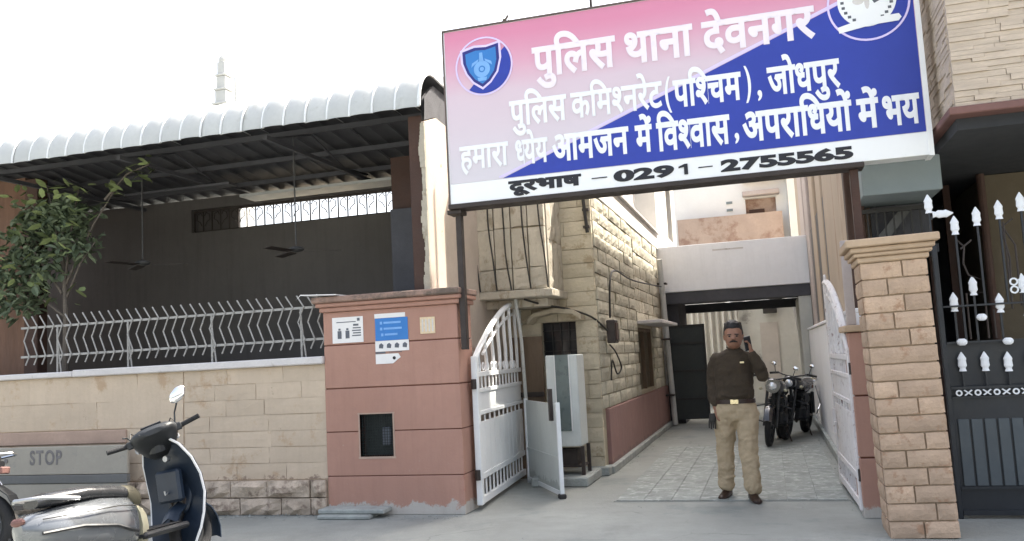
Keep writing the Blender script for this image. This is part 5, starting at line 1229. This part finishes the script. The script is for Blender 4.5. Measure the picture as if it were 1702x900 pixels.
# phone and baton are held things
o = thing('mobile_phone', (-.365+.17,8.84,1.45), 'black mobile phone held up beside the policeman\'s face', 'phone')
Mx = Euler((rad(10),rad(-12),rad(25))).to_matrix()
build('case', MB().obox((-.365+.165,8.835,1.515),(.070,.010,.140),Mx), M['plasticblack'], o); build('screen', MB().obox(Vector((-.365+.165,8.835,1.515))+Mx@Vector((0,-.0056,0)),(.062,.001,.128),Mx), M['glass'], o)
o = thing('black_glove', (-.365-.22,8.96,.72), 'black folded glove hanging from the policeman\'s lowered hand', 'glove')
build('cuff', MB().loft([zring(-.59,8.95,.845,.03,.02), zring(-.592,8.95,.80,.036,.022), zring(-.60,8.95,.765,.038,.02)]), M['strap'], o, smooth=True)
for k in range(4): build('finger', MB().tube([(-.628+k*.018,8.95,.765),(-.632+k*.02,8.945,.70-.01*(k%2))],[.010,.008],6), M['strap'], o)

# ================================================================ SKYLINE BITS
t = thing('far_tower', (-20.2,30,9), 'faint pale tower rising far behind the shed roof', 'tower')
def tower():
    Y = 30.0; cx = -20.45; Z0 = 0
    b = MB(); b.cbox(cx-.28,cx+.28,Y-.3,Y+.3,Z0,12.3,.03); build('shaft', b, M['tower'], t)
    for z, w in ((12.3,.36),(12.9,.3),(13.5,.26)): build('storey', MB().cbox(cx-w,cx+w,Y-w,Y+w,z,z+.08,.02).cbox(cx-w*.7,cx+w*.7,Y-w*.7,Y+w*.7,z+.081,z+.59,.02), M['tower'], t)
    build('dome', MB().sph((cx,Y,14.2),(.18,.18,.22),12,8), M['tower'], t)
    build('mast', MB().cyl((cx+.55,Y,12.0),(cx+.55,Y,13.4),.05,6), M['tower'], t)
    build('base', MB().cbox(cx-1,cx+1,Y-.5,Y+.5,0,11.9,.05), M['tower'], t)
tower()
t = thing('dead_branch', (-3.1,10.4,5.0), 'bare grey twig sticking up behind the left top of the sign', 'branch')
build('stem', MB().tube([(-3.3,10.4,4.9),(-3.25,10.4,5.3),(-3.05,10.4,5.62),(-2.88,10.4,5.86)], [.03,.028,.022,.014], 6), M['bark'], t)
for p in (((-3.12,10.4,5.55),(-2.95,10.4,5.64),(-2.84,10.4,5.67)),((-3.0,10.4,5.7),(-2.93,10.38,5.82)),((-3.02,10.4,5.68),(-2.87,10.4,5.80))): build('twig', MB().tube(list(p), .010, 5), M['bark'], t)
tag(build('roof_pole', MB().cyl((-1.83,10.6,4.8),(-1.84,10.6,6.6),.018,8), M['steel']), 'thin dark pole rising above the top edge of the sign', 'pole')

def litter():
    r = random.Random(21); g = MB()
    def bit(x, y, q):
        a = [Vector((r.uniform(-q,q), r.uniform(-q,q), r.uniform(0,q*.9))) for _ in range(4)]; g.add([Vector((x,y,.002))+v for v in a], [(0,1,2),(0,1,3),(1,2,3),(0,2,3)])
    for _ in range(900):
        k = r.random()
        if k < .35: bit(r.uniform(-8.5,-4.4), 8.14-abs(r.gauss(0,.12)), r.uniform(.006,.022))
        elif k < .5: bit(r.uniform(-4.5,-2.9), 8.1-abs(r.gauss(0,.1)), r.uniform(.004,.016))
        elif k < .65: bit(.66-abs(r.gauss(0,.06)), r.uniform(8.7,15), r.uniform(.004,.014))
        elif k < .8: bit(-1.93+abs(r.gauss(0,.08)), r.uniform(11,17), r.uniform(.004,.016))
        else: bit(r.uniform(-5,1.4), r.uniform(6.3,9.2), r.uniform(.003,.010))
    o = build('grit', g, M['concretebase'], origin=(0,0,0)); tag(o, 'scattered grit and small stones along the foot of the walls', 'grit', kind='stuff')
litter()
